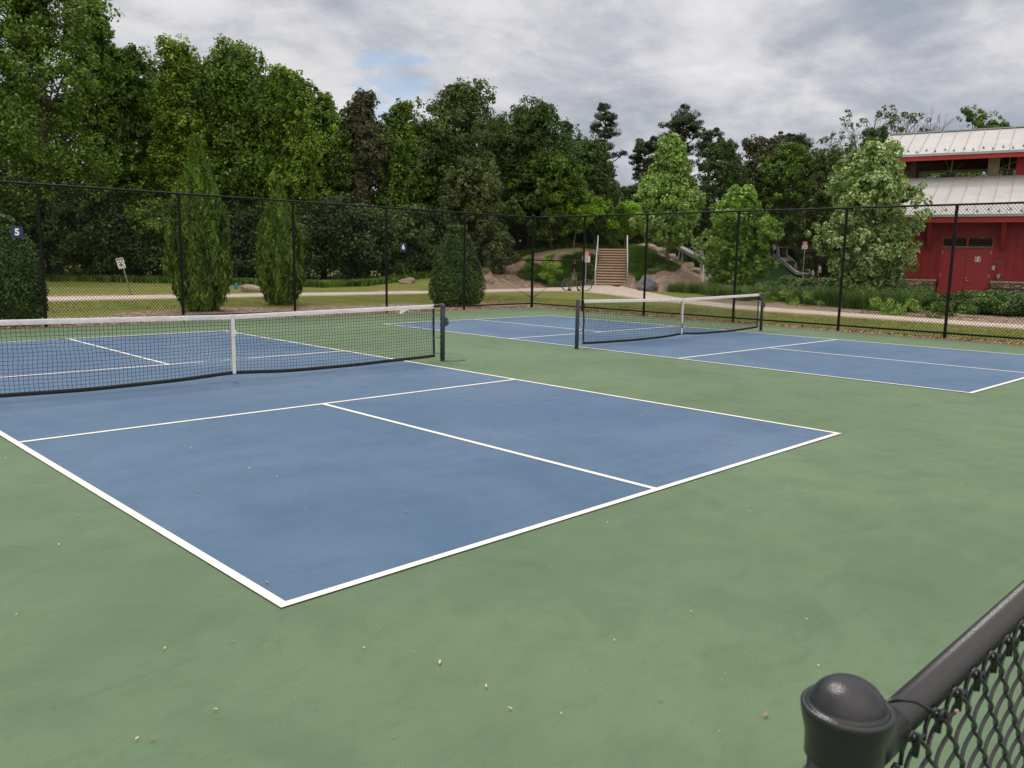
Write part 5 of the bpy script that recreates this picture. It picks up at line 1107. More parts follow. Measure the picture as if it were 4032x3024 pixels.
shrub('yellow_shrub', 1186*S, 50.5, 545*S, dpx(27, 1186, 50.5), 'loose yellow green shrub on the mound left of the bicycle', mat='lime', seed=32, n=22, leaf=0.12, each=110, clump=0.26)
shrub('yellow_shrub', 1142*S, 52, 552*S, dpx(12, 1142, 52), 'narrow yellow green sprout beside the fence corner post', mat='lime', seed=33, n=8, leaf=0.12, each=90, clump=0.24)
shrub('dark_bush', 1200*S, 66, 500*S, dpx(30, 1200, 66), 'mid green bush just behind the left crest of the mound', mat='green', seed=34, n=30, leaf=0.2, each=150, clump=0.5)
shrub('dark_bush', 1300*S, 68, 490*S, dpx(38, 1300, 68), 'mid green bush just behind the top of the stairs', mat='green', seed=35, n=30, leaf=0.2, each=150, clump=0.5)
# grasses on the mound (dark green drifts either side of the stairs)
def drift(poly_px, n, h, mat, label, seed, each=22, w_=0.035, kind='stuff', cat='ground cover'):
    """poly_px: list of (px2212, D) outlining a planting drift"""
    rs = np.random.RandomState(seed); A = np.array(poly_px, float); P = []
    from math import inf
    def inside(x, y):
        c = False; j = len(A)-1
        for i in range(len(A)):
            if (A[i, 1] > y) != (A[j, 1] > y) and x < (A[j, 0]-A[i, 0])*(y-A[i, 1])/(A[j, 1]-A[i, 1])+A[i, 0]: c = not c
            j = i
        return c
    while len(P) < n:
        x = rs.uniform(A[:, 0].min(), A[:, 0].max()); D = rs.uniform(A[:, 1].min(), A[:, 1].max())
        if inside(x, D): P.append(ground_at_fast(x*S, D))
    return blade_patch('grass_drift', P, each, h, mat, label, cat, kind=kind, spread=0.7, width=w_, lean=0.9, seed=seed)
drift([(1208, 50.0), (1278, 55.0), (1286, 57.5), (1262, 58.0), (1215, 56), (1205, 53)], 420, 0.42, 'grassy', 'dark green grassy planting on the mound left of the stairs', 1)
drift([(1128, 50.0), (1200, 51.0), (1205, 53.0), (1150, 54), (1118, 51)], 260, 0.36, 'grassy', 'low dark grassy planting left of the yellow green shrub', 2)
drift([(1356, 54.0), (1382, 51.0), (1420, 55.5), (1405, 58.5), (1362, 59.5)], 420, 0.42, 'grassy', 'dark green grassy planting on the mound right of the stairs', 3)
drift([(1400, 51.5), (1455, 53.0), (1468, 56.0), (1425, 56.0)], 120, 0.34, 'grassy', 'thin grassy planting at the foot of the tulip tree', 4)
# liriope and ground cover along the path
def tuft(px, D, h, r, label, seed, n=260, mat='grassy', name='ornamental_grass'):
    rs = np.random.RandomState(seed); g = ground_at(px*S, D); P = g+np.c_[rs.normal(size=(14, 2))*r*0.35, np.zeros(14)]
    return blade_patch(name, P, n//14+8, h, mat, label, 'grass clump', 'ornamental grass clumps in the bed behind the right fence', spread=r*1.3, width=0.022, lean=0.75, seed=seed)
TU = [(1462, 46.5, .75, 'leftmost grass clump, near the grey boulder'), (1500, 45.5, .85, 'grass clump second from the boulder'), (1535, 44, .85, 'grass clump left of the bright magnolia'), (1560, 41, .8, 'grass clump behind the centre of the far net'), (1604, 40, .8, 'grass clump in front of the bright magnolia'), (1650, 39.5, .8, 'grass clump by the right post of the far net'), (1690, 38.5, .85, 'grass clump between the two magnolias'),
      (1728, 37.2, .9, 'grass clump left of the fence post before the large magnolia'), (1768, 36.2, .95, 'grass clump just left of the large magnolia'), (1806, 35.6, 1.0, 'grass clump behind the fence post at the large magnolia'), (1850, 34.6, .9, 'grass clump below the large magnolia'), (1890, 34.0, 1.05, 'tall fine grass clump below the large magnolia'), (1945, 33.4, 1.15, 'tallest fine grass clump right of the large magnolia')]
for i, (x, D, h, lab) in enumerate(TU): tuft(x, D, h, 0.75, lab, 300+i, 420)
LW = [(1890, 31.8, 'pale green mat plant before the tall grass clump'), (1925, 31.4, 'broad pale green mat plant by the path'), (1965, 31.0, 'small pale green mat plant right of the broad one'), (1740, 34.8, 'light green low plant beside the path'), (1700, 36.3, 'light green low plant right of the far net'), (1655, 36.8, 'light green low plant behind the far net post'), (2035, 30.6, 'thin green weed clump in the mulch left of the hedge'), (2082, 31.6, 'weedy green seedlings before the hedge'), (1610, 38.0, 'light green low plant behind the far net mesh')]
for i, (x, D, lab) in enumerate(LW): shrub('low_plant', x*S, D, None, 0.75 if i < 5 else 0.5, lab, mat='bright' if i < 6 else 'green', seed=330+i, n=14, leaf=0.07, each=90, group='low plants in the mulch bed', cat='plant', clump=0.17, prof='round', base=ground_at(x*S, D)-np.array([0, 0, 0.42]))
# low hedge shrubs
HS = [(1700, 41.5, 597, 'hedge shrub under the metal slide'), (1745, 40.5, 600, 'hedge shrub below the sign by the slide'), (1790, 39.5, 604, 'hedge shrub left of the large magnolia trunk'), (1845, 38.8, 610, 'hedge shrub at the foot of the large magnolia'), (1895, 38.0, 612, 'hedge shrub right of the large magnolia trunk'), (1940, 37.0, 614, 'hedge shrub under the left stone base of the pavilion'), (1985, 36.0, 622, 'hedge shrub left of the gap before the double door'),
      (2062, 35.0, 634, 'hedge shrub just right of the last fence post'), (2100, 34.6, 629, 'hedge shrub below the middle of the double door'), (2142, 34.3, 630, 'hedge shrub below the picnic bench'), (2185, 34.0, 634, 'hedge shrub near the right edge of the picture'), (2230, 33.8, 636, 'hedge shrub cut by the right edge of the picture')]
for i, (x, D, y, lab) in enumerate(HS): shrub('hedge_shrub', x*S, D, y*S, 1.05, 'dense glossy '+lab, mat='shrub', seed=350+i, n=34, leaf=0.105, each=260, group='low evergreen hedge shrubs before the pavilion', clump=0.34, prof='column')
# short turf blades just outside the fences
rs = np.random.RandomState(12); P_ = []
for i in range(5200):
    if i % 2: x, y = rs.uniform(19.2, 24.1), rs.uniform(-1, 24)
    else: x, y = rs.uniform(-6, 22), rs.uniform(20.2, 26.2)
    if y < 21.2 and x < 17: continue
    P_.append((x, y, terrain_z(x, y)))
blade_patch('lawn_grass', P_, 9, 0.06, 'lawn', 'mown lawn grass between fence and path', 'grass', kind='stuff', spread=1.6, width=0.012, seed=7, seg=2)
rs = np.random.RandomState(13); P_ = []
for i in range(420):
    if i % 2: P_.append((rs.uniform(18.6, 18.95), rs.uniform(-1, 16), -0.02))
    else: P_.append((rs.uniform(-4, 18.4), rs.uniform(16.5, 16.9), -0.02))
lit = Leaves(); pp = np.repeat(np.array(P_), 12, 0)+rs.normal(size=(420*12, 3))*[0.25, 0.08, 0.0]+[0, 0, 0.03]; pp[:, 0] = np.where(pp[:, 1] < 16.0, np.clip(pp[:, 0], 18.44, 19), pp[:, 0]); V, _ = leaves(pp, unit(rs.normal(size=(len(pp), 3))*0.4+[0, 0, 1]), 0.09, 0.035, rs)
LIT = leaf_mat('dry_litter', (0.13, 0.06, 0.035), (0.26, 0.15, 0.09), (0.46, 0.32, 0.2), 0.85, 0.05); o = np_mesh('leaf_litter', V, np.arange(len(V)).reshape(-1, 4), LIT, None, rs.rand(len(pp))); tag(o, 'dry leaf litter gathered along the foot of the fence', 'leaf litter', kind='stuff')

# ------------------------------------------------------------------ rocks
def rock(px, D, w_, d_, h_, label, mat, seed, rz=0.0, sink=0.25, group='boulders'):
    rs = np.random.RandomState(seed); bm = bmesh.new(); bmesh.ops.create_icosphere(bm, subdivisions=4, radius=1.0)
    ph = rs.rand(12)*6.28; pl = [(unit(rs.normal(size=(1, 3)))[0], 0.62+0.3*rs.rand()) for _ in range(13)]
    for v in bm.verts:
        p = np.array(v.co)
        for n_, dd in pl:
            q = p@n_
            if q > dd: p = p-n_*(q-dd)*0.9
        k = 1+0.035*math.sin(p[0]*9+ph[0])*math.sin(p[1]*8+ph[1])+0.03*math.sin(p[2]*13+ph[2]+p[0]*5); v.co = Vector(p*k*np.array([w_/2, d_/2, h_*0.62]))
    me = bpy.data.meshes.new('boulder'); bm.to_mesh(me); bm.free(); me.materials.append(mat); o = bpy.data.objects.new('boulder', me); COL.objects.link(o)
    g = ground_at(px, D); o.location = (g[0], g[1], g[2]+h_*(0.5-sink)); o.rotation_euler = (0, 0, YAW-math.pi/2+rz); tag(o, label, 'rock', group); return o
def rmat(name, a, b_, c):
    m = Mat(name); n1 = m.noise(2.2, 7, 0.65, 0.6); n2 = m.noise(14, 5, 0.7); cc_ = m.ramp(n1, [(0.3, a), (0.5, b_), (0.7, c)]); m.set(m.mix(m.math('MULTIPLY', m.val(n2, 0.45, 0.7), 0.4), cc_, a), 0.9, 0.2); m.bump(n2, 0.8, 0.05); return m.m
RT = rmat('tan_rock', (0.22, 0.16, 0.11), (0.38, 0.30, 0.22), (0.52, 0.43, 0.33)); RG = rmat('grey_rock', (0.10, 0.105, 0.115), (0.19, 0.195, 0.21), (0.33, 0.33, 0.35))
rock(545*S, 38.5, 1.15, 0.8, 0.42, 'flat pale boulder on the lawn between the two cypress shrubs', RT, 1)
rock(879*S, 46.0, 1.0, 0.7, 0.42, 'low pale boulder on the lawn slope below the plaque reading 6', RT, 2, 0.2)
rock(1056*S, 47.5, 0.62, 0.6, 0.75, 'upright pale boulder beside the clipped holly', RT, 3)
rock(1396*S, 46.8, 1.35, 1.1, 1.05, 'grey domed boulder where the path bends at the stairs', RG, 4, 0.3)
rock(1395*S, 60.5, 1.8, 1.0, 0.55, 'broad flat rock on top of the mound right of the stairs', RT, 5)
rock(1426*S, 59.5, 1.2, 0.9, 0.5, 'second rock of the line on the mound, right of the broad one', RT, 6)
rock(1452*S, 59, 0.9, 0.8, 0.45, 'rock beside the tulip tree trunk on the crest', RT, 7)
rock(1487*S, 58, 1.0, 0.7, 0.45, 'rock low on the right end of the mound', RT, 8)
rock(1502*S, 57, 0.8, 0.7, 0.40, 'last rock of the line left of the bright magnolia', RT, 9)
rock(1744*S, 82.5, 1.25, 1.0, 0.95, 'large tan rock behind the children at the slide', RT, 10)
rock(1783*S, 75.5, 0.9, 0.8, 0.62, 'tan rock right of the woman at the slide', RT, 11); rock(1800*S, 74, 0.9, 0.8, 0.6, 'tan rock nearest the large magnolia', RT, 12)

# ------------------------------------------------------------------ stairs with hand rails
SB = ground_at(2405, 53.6); dirv = unit((SB-CAMP)*[1, 1, 0]); rz = math.atan2(dirv[1], dirv[0])-math.pi/2
st = empty('stairs', (SB[0], SB[1], 0), rz, 'concrete stairs climbing the mulched mound between white hand rails', 'stairs')
WS = 1.86; nst = 14; rise = 0.172; TRD = 0.34
TM = Mat('tread_concrete'); n1 = TM.noise(3, 5, 0.6); TM.set(TM.ramp(n1, [(0.3, (0.56, 0.43, 0.33)), (0.7, (0.70, 0.56, 0.44))]), 0.85, 0.2)
RM = paint('riser_timber', (0.20, 0.105, 0.062), 0.8, 0.2, 0.25, 4)
y = 0.0; tm_ = MB(); rm_ = MB(); heights = []
for i in range(nst):
    z0_, z1_ = i*rise, (i+1)*rise; dpt_ = 1.05 if i == 7 else TRD
    rm_.box((-WS/2, y, -0.3), (WS/2, y+dpt_, z1_-0.075)); tm_.box((-WS/2-0.06, y-0.045, z1_-0.075+0.002), (WS/2+0.06, y+dpt_-0.047, z1_)); heights.append((y, z1_)); y += dpt_
tm_.build('tread', TM.m, st); rm_.build('riser', RM, st)
YE = y; ZE = nst*rise
RL = paint('white_rail', (0.72, 0.73, 0.74), 0.45, 0.45, 0.05, 5)
for s in (-1, 1):
    b = MB(); x = s*(WS/2+0.09); pts = [(x, -0.05, -0.1), (x, -0.05, 0.92), (x, 7*TRD, 0.92+7*rise), (x, 7*TRD+1.0, 0.95+8*rise), (x, YE, 0.92+ZE), (x, YE+0.35, 0.92+ZE), (x, YE+0.35, ZE-0.1)]
    b.tube(pts, 0.034, 8)
    for yy, zz_ in ((7*TRD, 7*rise), (7*TRD+1.0, 8*rise), (YE-0.02, ZE)): b.tube([(x, yy, zz_-0.2), (x, yy, zz_+0.92)], 0.03, 8)
    b.tube([(x, -0.05, 0.45), (x, 7*TRD, 0.45+7*rise), (x, 7*TRD+1.0, 0.47+8*rise), (x, YE, 0.45+ZE)], 0.016, 6)
    b.build('hand_rail', RL, st)

# ------------------------------------------------------------------ signs
SR = paint('sign_red', (0.46, 0.016, 0.02), 0.45, 0.4, 0.05, 6); SBK = paint('sign_black', (0.02, 0.02, 0.025), 0.5, 0.3)
def panel_sign(px, D, cy, w_, h_, label, post_top, base_z=None):
    g = ground_at(px, D); f_ = unit((CAMP-g)*[1, 1, 0]); e = empty('notice_sign', g, math.atan2(f_[1], f_[0])+math.pi/2, label, 'sign', 'red and white notice signs')
    zc = at(px, cy, D)[2]-g[2]; b = MB(); b.tube([(0, 0.03, -0.2), (0, 0.03, zc+h_*0.3)], 0.028, 6); b.build('sign_post', STEEL, e)
    b = MB(); b.box((-w_/2, -0.008, zc-h_/2), (w_/2, 0.0, zc+0.02*h_)); b.build('white_panel', WHT, e, bevel=0.002)
    b = MB(); b.box((-w_/2, -0.008, zc+0.025*h_), (w_/2, 0.0, zc+h_/2)); rp = b.build('red_panel', SR, e, bevel=0.002)
    for z_, ln, m_ in ((0.40, .62, WHT), (0.29, .74, WHT), (0.18, .50, WHT), (0.08, .66, WHT), (-0.08, .70, SBK), (-0.19, .58, SBK), (-0.30, .72, SBK), (-0.40, .44, SBK)):   # lines of lettering too small to read
        b = MB(); b.box((-w_*ln/2, -0.0105, zc+h_*z_-h_*0.022), (w_*ln/2, -0.0085, zc+h_*z_+h_*0.022)); b.build('lettering_line', m_, e)
    return e
panel_sign(2305, 51.6, 1010, 0.47, 0.68, 'red and white notice sign standing left of the stairs behind a fence post', 0)
panel_sign(3159, 77, 965, 0.42, 0.64, 'red and white notice sign on a thin post by the metal slide', 0)
g = ground_at(520, 34.9); e = empty('leaning_sign', g, 0, 'small white sign on a thin leaning post on the lawn by the path', 'sign')
f_ = unit((CAMP-g)*[1, 1, 0]); e.rotation_euler = (0, math.radians(0), math.atan2(f_[1], f_[0])+math.pi/2)
b = MB(); b.tube([(0, 0.02, -0.1), (-0.33, 0.02, 1.40)], 0.026, 6); b.build('sign_post', paint('weathered_post', (0.20, 0.19, 0.17), 0.8, 0.3), e)
tl = math.radians(-12.5); mt = Matrix.Rotation(tl, 4, 'Y')
def lp(p): q = mt@Vector(p); return (q.x-0.33, q.y, q.z+1.22)
b = MB(); b.box((-0.13, -0.012, -0.20), (0.13, 0.0, 0.20), lp); pn = b.build('sign_panel', WHT, e)
b = MB(); b.box((-0.115, -0.017, 0.125), (0.115, -0.0125, 0.175), lp); b.box((-0.115, -0.017, -0.18), (0.115, -0.0125, -0.165), lp)
b.box((-0.03, -0.017, -0.12), (0.03, -0.0125, 0.0), lp)
for q in range(8):
    a_ = 6.283*q/8; b.tube([lp((0.085*math.cos(a_), -0.016, 0.085*math.sin(a_)-0.01)), lp((0.085*math.cos(a_+0.786), -0.016, 0.085*math.sin(a_+0.786)-0.01))], 0.008, 5)
b.tube([lp((-0.1, -0.016, 0.11)), lp((0.1, -0.016, -0.13))], 0.008, 5); b.tube([lp((0.1, -0.016, 0.11)), lp((-0.1, -0.016, -0.13))], 0.008, 5)
b.build('sign_marks', paint('sign_grey', (0.12, 0.12, 0.12), 0.6, 0.3), pn)
g = ground_at(930, 41.5); b = MB(); b.box((-0.07, -0.07, 0), (0.07, 0.07, 0.24)); b.tube([(0, 0, 0.241), (0, 0, 0.27)], [0.085, 0.06], 10); o = b.build('utility_box', paint('sky_blue', (0.03, 0.22, 0.42), 0.5, 0.4), bevel=0.02); o.location = tuple(g); tag(o, 'small sky blue utility box standing at the wood edge', 'utility box')

# ------------------------------------------------------------------ people
SKIN = paint('skin', (0.42, 0.235, 0.16), 0.6, 0.3, 0.06, 6); SKIND = paint('skin_dark', (0.16, 0.09, 0.06), 0.6, 0.3, 0.06, 6)
def cloth(n, c): return paint(n, c, 0.85, 0.15, 0.12, 9)
def skin_obj(name, verts, edges, radii, mat, parent, root=0, sub=1):
    me = bpy.data.meshes.new(name); me.from_pydata([tuple(v) for v in verts], edges, []); o = bpy.data.objects.new(name, me); COL.objects.link(o)
    me.materials.append(mat); sk = o.modifiers.new('skin', 'SKIN'); sk.use_smooth_shade = True
    if not me.skin_vertices: me.attributes  # layer is made by the modifier
    sb = o.modifiers.new('sub', 'SUBSURF'); sb.levels = sub; sb.render_levels = sub
    bm = bmesh.new(); bm.from_mesh(me); lay = bm.verts.layers.skin.verify()
    for v in bm.verts:
        r_ = radii[v.index]; v[lay].radius = (r_, r_) if not isinstance(r_, tuple) else r_; v[lay].use_root = (v.index == root)
    bm.to_mesh(me); bm.free()
    dg = bpy.context.evaluated_depsgraph_get(); m2 = bpy.data.meshes.new_from_object(o.evaluated_get(dg)); bpy.data.objects.remove(o)
    o = bpy.data.objects.new(name, m2); COL.objects.link(o)
    if not m2.materials: m2.materials.append(mat)
    for p in m2.polygons: p.use_smooth = True
    o.parent = parent; return o
def person(g, rz, H, pose, label, shirt, shorts, hair, shoe=None, skin=SKIN, hat=None, female=False):
    """local frame: x = forward, y = left, z = up; pose overrides joints (fractions of H)"""
    e = empty('person', g, rz, label, 'person'); J = dict(
        pel=(0, 0, .52), wst=(0, 0, .60), chs=(0, 0, .72), nkb=(0, 0, .815), nk=(.005, 0, .85), hd=(.012, 0, .90), hd2=(.016, 0, .945), crn=(.01, 0, .985),
        shl=(0, .105, .80), ell=(.0, .145, .63), wrl=(.03, .15, .48), hal=(.035, .15, .44), shr=(0, -.105, .80), elr=(.0, -.145, .63), wrr=(.03, -.15, .48), har=(.035, -.15, .44),
        hpl=(0, .05, .50), knl=(.01, .055, .28), anl=(0, .055, .045), tol=(.075, .06, .018), hpr=(0, -.05, .50), knr=(.01, -.055, .28), anr=(0, -.055, .045), tor=(.075, -.06, .018))
    J.update(pose); K = {k: np.array(v)*H for k, v in J.items()}
    R = dict(pel=.072, wst=.066, chs=.080, nkb=.045, nk=.030, hd=.044, hd2=.048, crn=.034, shl=.038, ell=.026, wrl=.018, hal=.020, shr=.038, elr=.026, wrr=.018, har=.020, hpl=.056, knl=.036, anl=.023, tol=.018, hpr=.056, knr=.036, anr=.023, tor=.018)
    names = list(K); idx = {k: i for i, k in enumerate(names)}; V = [K[k] for k in names]; rad = [R[k]*H for k in names]
    E = [('pel', 'wst'), ('wst', 'chs'), ('chs', 'nkb'), ('nkb', 'nk'), ('nk', 'hd'), ('hd', 'hd2'), ('hd2', 'crn'), ('chs', 'shl'), ('shl', 'ell'), ('ell', 'wrl'), ('wrl', 'hal'), ('chs', 'shr'), ('shr', 'elr'), ('elr', 'wrr'), ('wrr', 'har'), ('pel', 'hpl'), ('hpl', 'knl'), ('knl', 'anl'), ('anl', 'tol'), ('pel', 'hpr'), ('hpr', 'knr'), ('knr', 'anr'), ('anr', 'tor')]
    E = [(idx[a_], idx[c_]) for a_, c_ in E]
    body = skin_obj('body', V, E, rad, skin, e)
    for s, h_, w_ in ((1, 'hal', 'wrl'), (-1, 'har', 'wrr')):   # fingers and thumb
        d = unit((K[h_]-K[w_])[None])[0]; sd_ = np.cross(d, [0, s*1.0, 0.001]); sd_ = unit(sd_[None])[0]; b = MB()
        for k in range(4):
            o_ = K[h_]+sd_*(k-1.5)*0.0105*H*1.1; ln = (0.042, 0.048, 0.045, 0.036)[k]*H; b.tube([o_, o_+d*ln*0.5, o_+d*ln*0.85+np.array([0, -s, 0])*ln*0.3], [0.0055*H, 0.005*H, 0.0035*H], 5)
        b.tube([K[h_]-d*0.02*H, K[h_]-sd_*0.022*H*-1+d*0.005*H, K[h_]+sd_*0.026*H+d*0.02*H], [0.006*H, 0.0055*H, 0.004*H], 5); b.build('fingers', skin, body, smooth=True)
    # face
    fd = np.array([1.0, 0, 0]); hc = (K['hd']+K['hd2'])/2
    if 'face' in pose: fd = unit(np.array([pose['face']], float))[0]
    lf = np.cross([0, 0, 1], fd); b = MB(); b.tube([hc+fd*0.040*H+np.array([0, 0, .008*H]), hc+fd*0.057*H-np.array([0, 0, .008*H])], [0.006*H, 0.009*H], 6); b.build('nose', skin, body, smooth=True)
    for s in (-1, 1): b = MB(); c = hc+fd*0.046*H+lf*s*0.018*H+np.array([0, 0, .010*H]); b.tube([c-lf*0.006*H, c+lf*0.006*H], 0.004*H, 6); b.build('eye', SBK, body)
    b = MB(); b.tube([hc+fd*0.046*H-lf*0.013*H-np.array([0, 0, .024*H]), hc+fd*0.046*H+lf*0.013*H-np.array([0, 0, .024*H])], 0.003*H, 5); b.build('mouth', SBK, body)
    for s in (-1, 1): b = MB(); c = hc+lf*s*0.046*H; b.tube([c-np.array([0, 0, .010*H]), c+np.array([0, 0, .012*H])], 0.007*H, 6); b.build('ear', skin, body, smooth=True)
    # hair: a cap over the skull
    hm_ = bmesh.new(); bmesh.ops.create_icosphere(hm_, subdivisions=3, radius=1.0); cc_ = K['hd2']+np.array([0, 0, .004])*H-fd*0.008*H
    dl = [v for v in hm_.verts if (v.co.x*fd[0]+v.co.y*fd[1]) > 0.30 and v.co.z < 0.40 or v.co.z < -0.55]; bmesh.ops.delete(hm_, geom=dl, context='VERTS')
    for v in hm_.verts: v.co = Vector((cc_[0]+v.co.x*0.056*H, cc_[1]+v.co.y*0.053*H, cc_[2]+v.co.z*0.056*H))
    me = bpy.data.meshes.new('hair'); hm_.to_mesh(me); hm_.free(); me.materials.append(hair); ho = bpy.data.objects.new('hair', me); COL.objects.link(ho); ho.parent = e
    sl_ = ho.modifiers.new('thick', 'SOLIDIFY'); sl_.thickness = 0.006*H
    if hat is not None:
        b = MB(); q = K['crn']; b.lathe([(0.085*H, -0.020*H), (0.084*H, -0.015*H), (0.058*H, -0.014*H), (0.054*H, 0.018*H), (0.03*H, 0.034*H), (0.002, 0.036*H)], tuple(q), 16); b.build('sun_hat', hat, e, smooth=True)
    # shirt and shorts: slightly larger skins over torso and limbs
    def lerp(a_, c_, t): return K[a_]*(1-t)+K[c_]*t
    sv = [K['pel']+[0, 0, -.012*H], K['wst'], K['chs'], K['nkb'], K['shl'], lerp('shl', 'ell', .62), K['shr'], lerp('shr', 'elr', .62)]; sr = [.090, .088, .102, .052, .056, .046, .056, .046]
    if female: sv[0] = K['pel']+[0, 0, -.03*H]; sr[0] = .092
    skin_obj('shirt', sv, [(0, 1), (1, 2), (2, 3), (2, 4), (4, 5), (2, 6), (6, 7)], [r_*H for r_ in sr], shirt, e)
    pv = [K['pel']+[0, 0, .02*H], K['hpl'], lerp('hpl', 'knl', .5), lerp('hpl', 'knl', .88), K['hpr'], lerp('hpr', 'knr', .5), lerp('hpr', 'knr', .88)]; pr_ = [.080, .066, .058, .056, .066, .058, .056]
    skin_obj('shorts', pv, [(0, 1), (1, 2), (2, 3), (0, 4), (4, 5), (5, 6)], [r_*H for r_ in pr_], shorts, e)
    for a_, t_ in (('anl', 'tol'), ('anr', 'tor')):
        b = MB(); p, q = K[a_], K[t_]; b.tube([p+(p-q)*0.35+[0, 0, -.018*H], p+[0, 0, -.016*H], (p+q)/2+[0, 0, -.006*H], q+(q-p)*0.3], [.020*H, .032*H, .028*H, .017*H], 8); b.build('shoe', shoe or SBK, e, smooth=True)
    return e
HAIRD = cloth('hair_dark', (0.018, 0.013, 0.010)); HAIRB = cloth('hair_brown', (0.06, 0.035, 0.02))
# man walking a bicycle on the path (heading right in the picture)
gb = ground_at(2262, 43.6); vd = unit((gb-CAMP)*[1, 1, 0]); hd_ = math.atan2(vd[1], vd[0])-math.pi/2
person(gb-np.array([0, 0, -0.035])+np.array([math.cos(hd_), math.sin(hd_), 0])*-0.05, hd_, 1.70, dict(knl=(.075, .05, .285), anl=(.135, .05, .05), tol=(.205, .052, .02), knr=(-.035, -.05, .285), anr=(-.155, -.05, .06), tor=(-.085, -.052, .02), ell=(-.03, .135, .64), wrl=(.07, .16, .545), hal=(.105, .165, .535), elr=(.0, -.14, .63), wrr=(.05, -.12, .49), har=(.06, -.12, .45)),
       'person in dark shirt and grey shorts walking a bicycle along the path', cloth('dark_shirt', (0.010, 0.008, 0.009)), cloth('grey_shorts', (0.24, 0.235, 0.19)), HAIRD, SBK, SKIND)
# bicycle on the far side of the walker
bk = empty('bicycle', gb+np.array([0, 0, 0.035])+vd*0.38+np.array([math.cos(hd_), math.sin(hd_), 0])*0.10, hd_+0.22, 'bicycle with thin grey wheels pushed along the path', 'bicycle'); bk.scale = (0.93, 0.93, 0.93)
TYR = paint('tyre', (0.03, 0.03, 0.032), 0.8, 0.2); RIMM = paint('alloy_rim', (0.38, 0.38, 0.39), 0.4, 0.5, metal=0.5); FRM = paint('frame_dark', (0.03, 0.032, 0.038), 0.35, 0.5)
for xw in (-0.54, 0.54):
    r_ = 0.345; b = MB(); b.tube([(xw+r_*math.cos(q), 0, r_+r_*math.sin(q)) for q in np.linspace(0, 2*math.pi, 49)], 0.019, 8, caps=False); wh = b.build('wheel', TYR, bk, smooth=True)
    b = MB(); b.tube([(xw+(r_-.03)*math.cos(q), 0, r_+(r_-.03)*math.sin(q)) for q in np.linspace(0, 2*math.pi, 49)], 0.013, 6, caps=False); b.build('rim', RIMM, wh, smooth=True)
    b = MB()
    for q in np.linspace(0, 2*math.pi, 21)[:-1]: b.tube([(xw+0.02*math.cos(q+.6), 0.02*(1 if int(q*9) % 2 else -1), r_+0.02*math.sin(q+.6)), (xw+(r_-.03)*math.cos(q), 0, r_+(r_-.03)*math.sin(q))], 0.0022, 4)
    b.tube([(xw, -0.05, r_), (xw, 0.05, r_)], 0.022, 8); b.build('spokes', RIMM, wh)
b = MB(); BBK = (-0.10, 0, 0.29); STT = (-0.26, 0, 0.80); HT = (0.33, 0, 0.84); HB = (0.38, 0, 0.66); RA = (-0.54, 0, 0.345)
for p, q, r_ in ((BBK, STT, .016), (STT, HT, .015), (BBK, HB, .019), (HT, HB, .018), (STT, RA, .009), (BBK, RA, .011)): b.tube([p, q], r_, 8)
b.tube([(0.38, -0.05, 0.66), (0.46, -0.05, 0.45), (0.54, -0.05, 0.345)], 0.011, 6); b.tube([(0.38, 0.05, 0.66), (0.46, 0.05, 0.45), (0.54, 0.05, 0.345)], 0.011, 6); b.tube([(0.38, -0.05, 0.66), (0.38, 0.05, 0.66)], 0.012, 6); b.build('frame', FRM, bk, smooth=True)
b = MB(); b.tube([(0.33, 0, 0.84), (0.31, 0, 0.94), (0.34, 0, 0.97)], 0.012, 6); b.tube([(0.26, -0.28, 0.98), (0.33, -0.12, 0.97), (0.34, 0, 0.97), (0.33, 0.12, 0.97), (0.26, 0.28, 0.98)], 0.012, 8); b.build('handlebar', FRM, bk, smooth=True)
b = MB(); b.tube([(-0.26, 0, 0.80), (-0.285, 0, 0.92)], 0.012, 6); b.tube([(-0.42, 0, 0.945), (-0.36, 0, 0.94), (-0.26, 0, 0.935), (-0.16, 0, 0.93)], [.055, .06, .03, .014], 8); b.build('saddle', SBK, bk, smooth=True)
b = MB(); b.tube([(BBK[0]+0.09*math.cos(q), 0.03, BBK[2]+0.09*math.sin(q)) for q in np.linspace(0, 2*math.pi, 21)], 0.008, 5, caps=False); b.tube([(-0.10, -0.06, 0.29), (-0.02, -0.07, 0.15)], 0.008, 5); b.tube([(-0.10, 0.06, 0.29), (-0.18, 0.07, 0.43)], 0.008, 5); b.build('crankset', RIMM, bk)

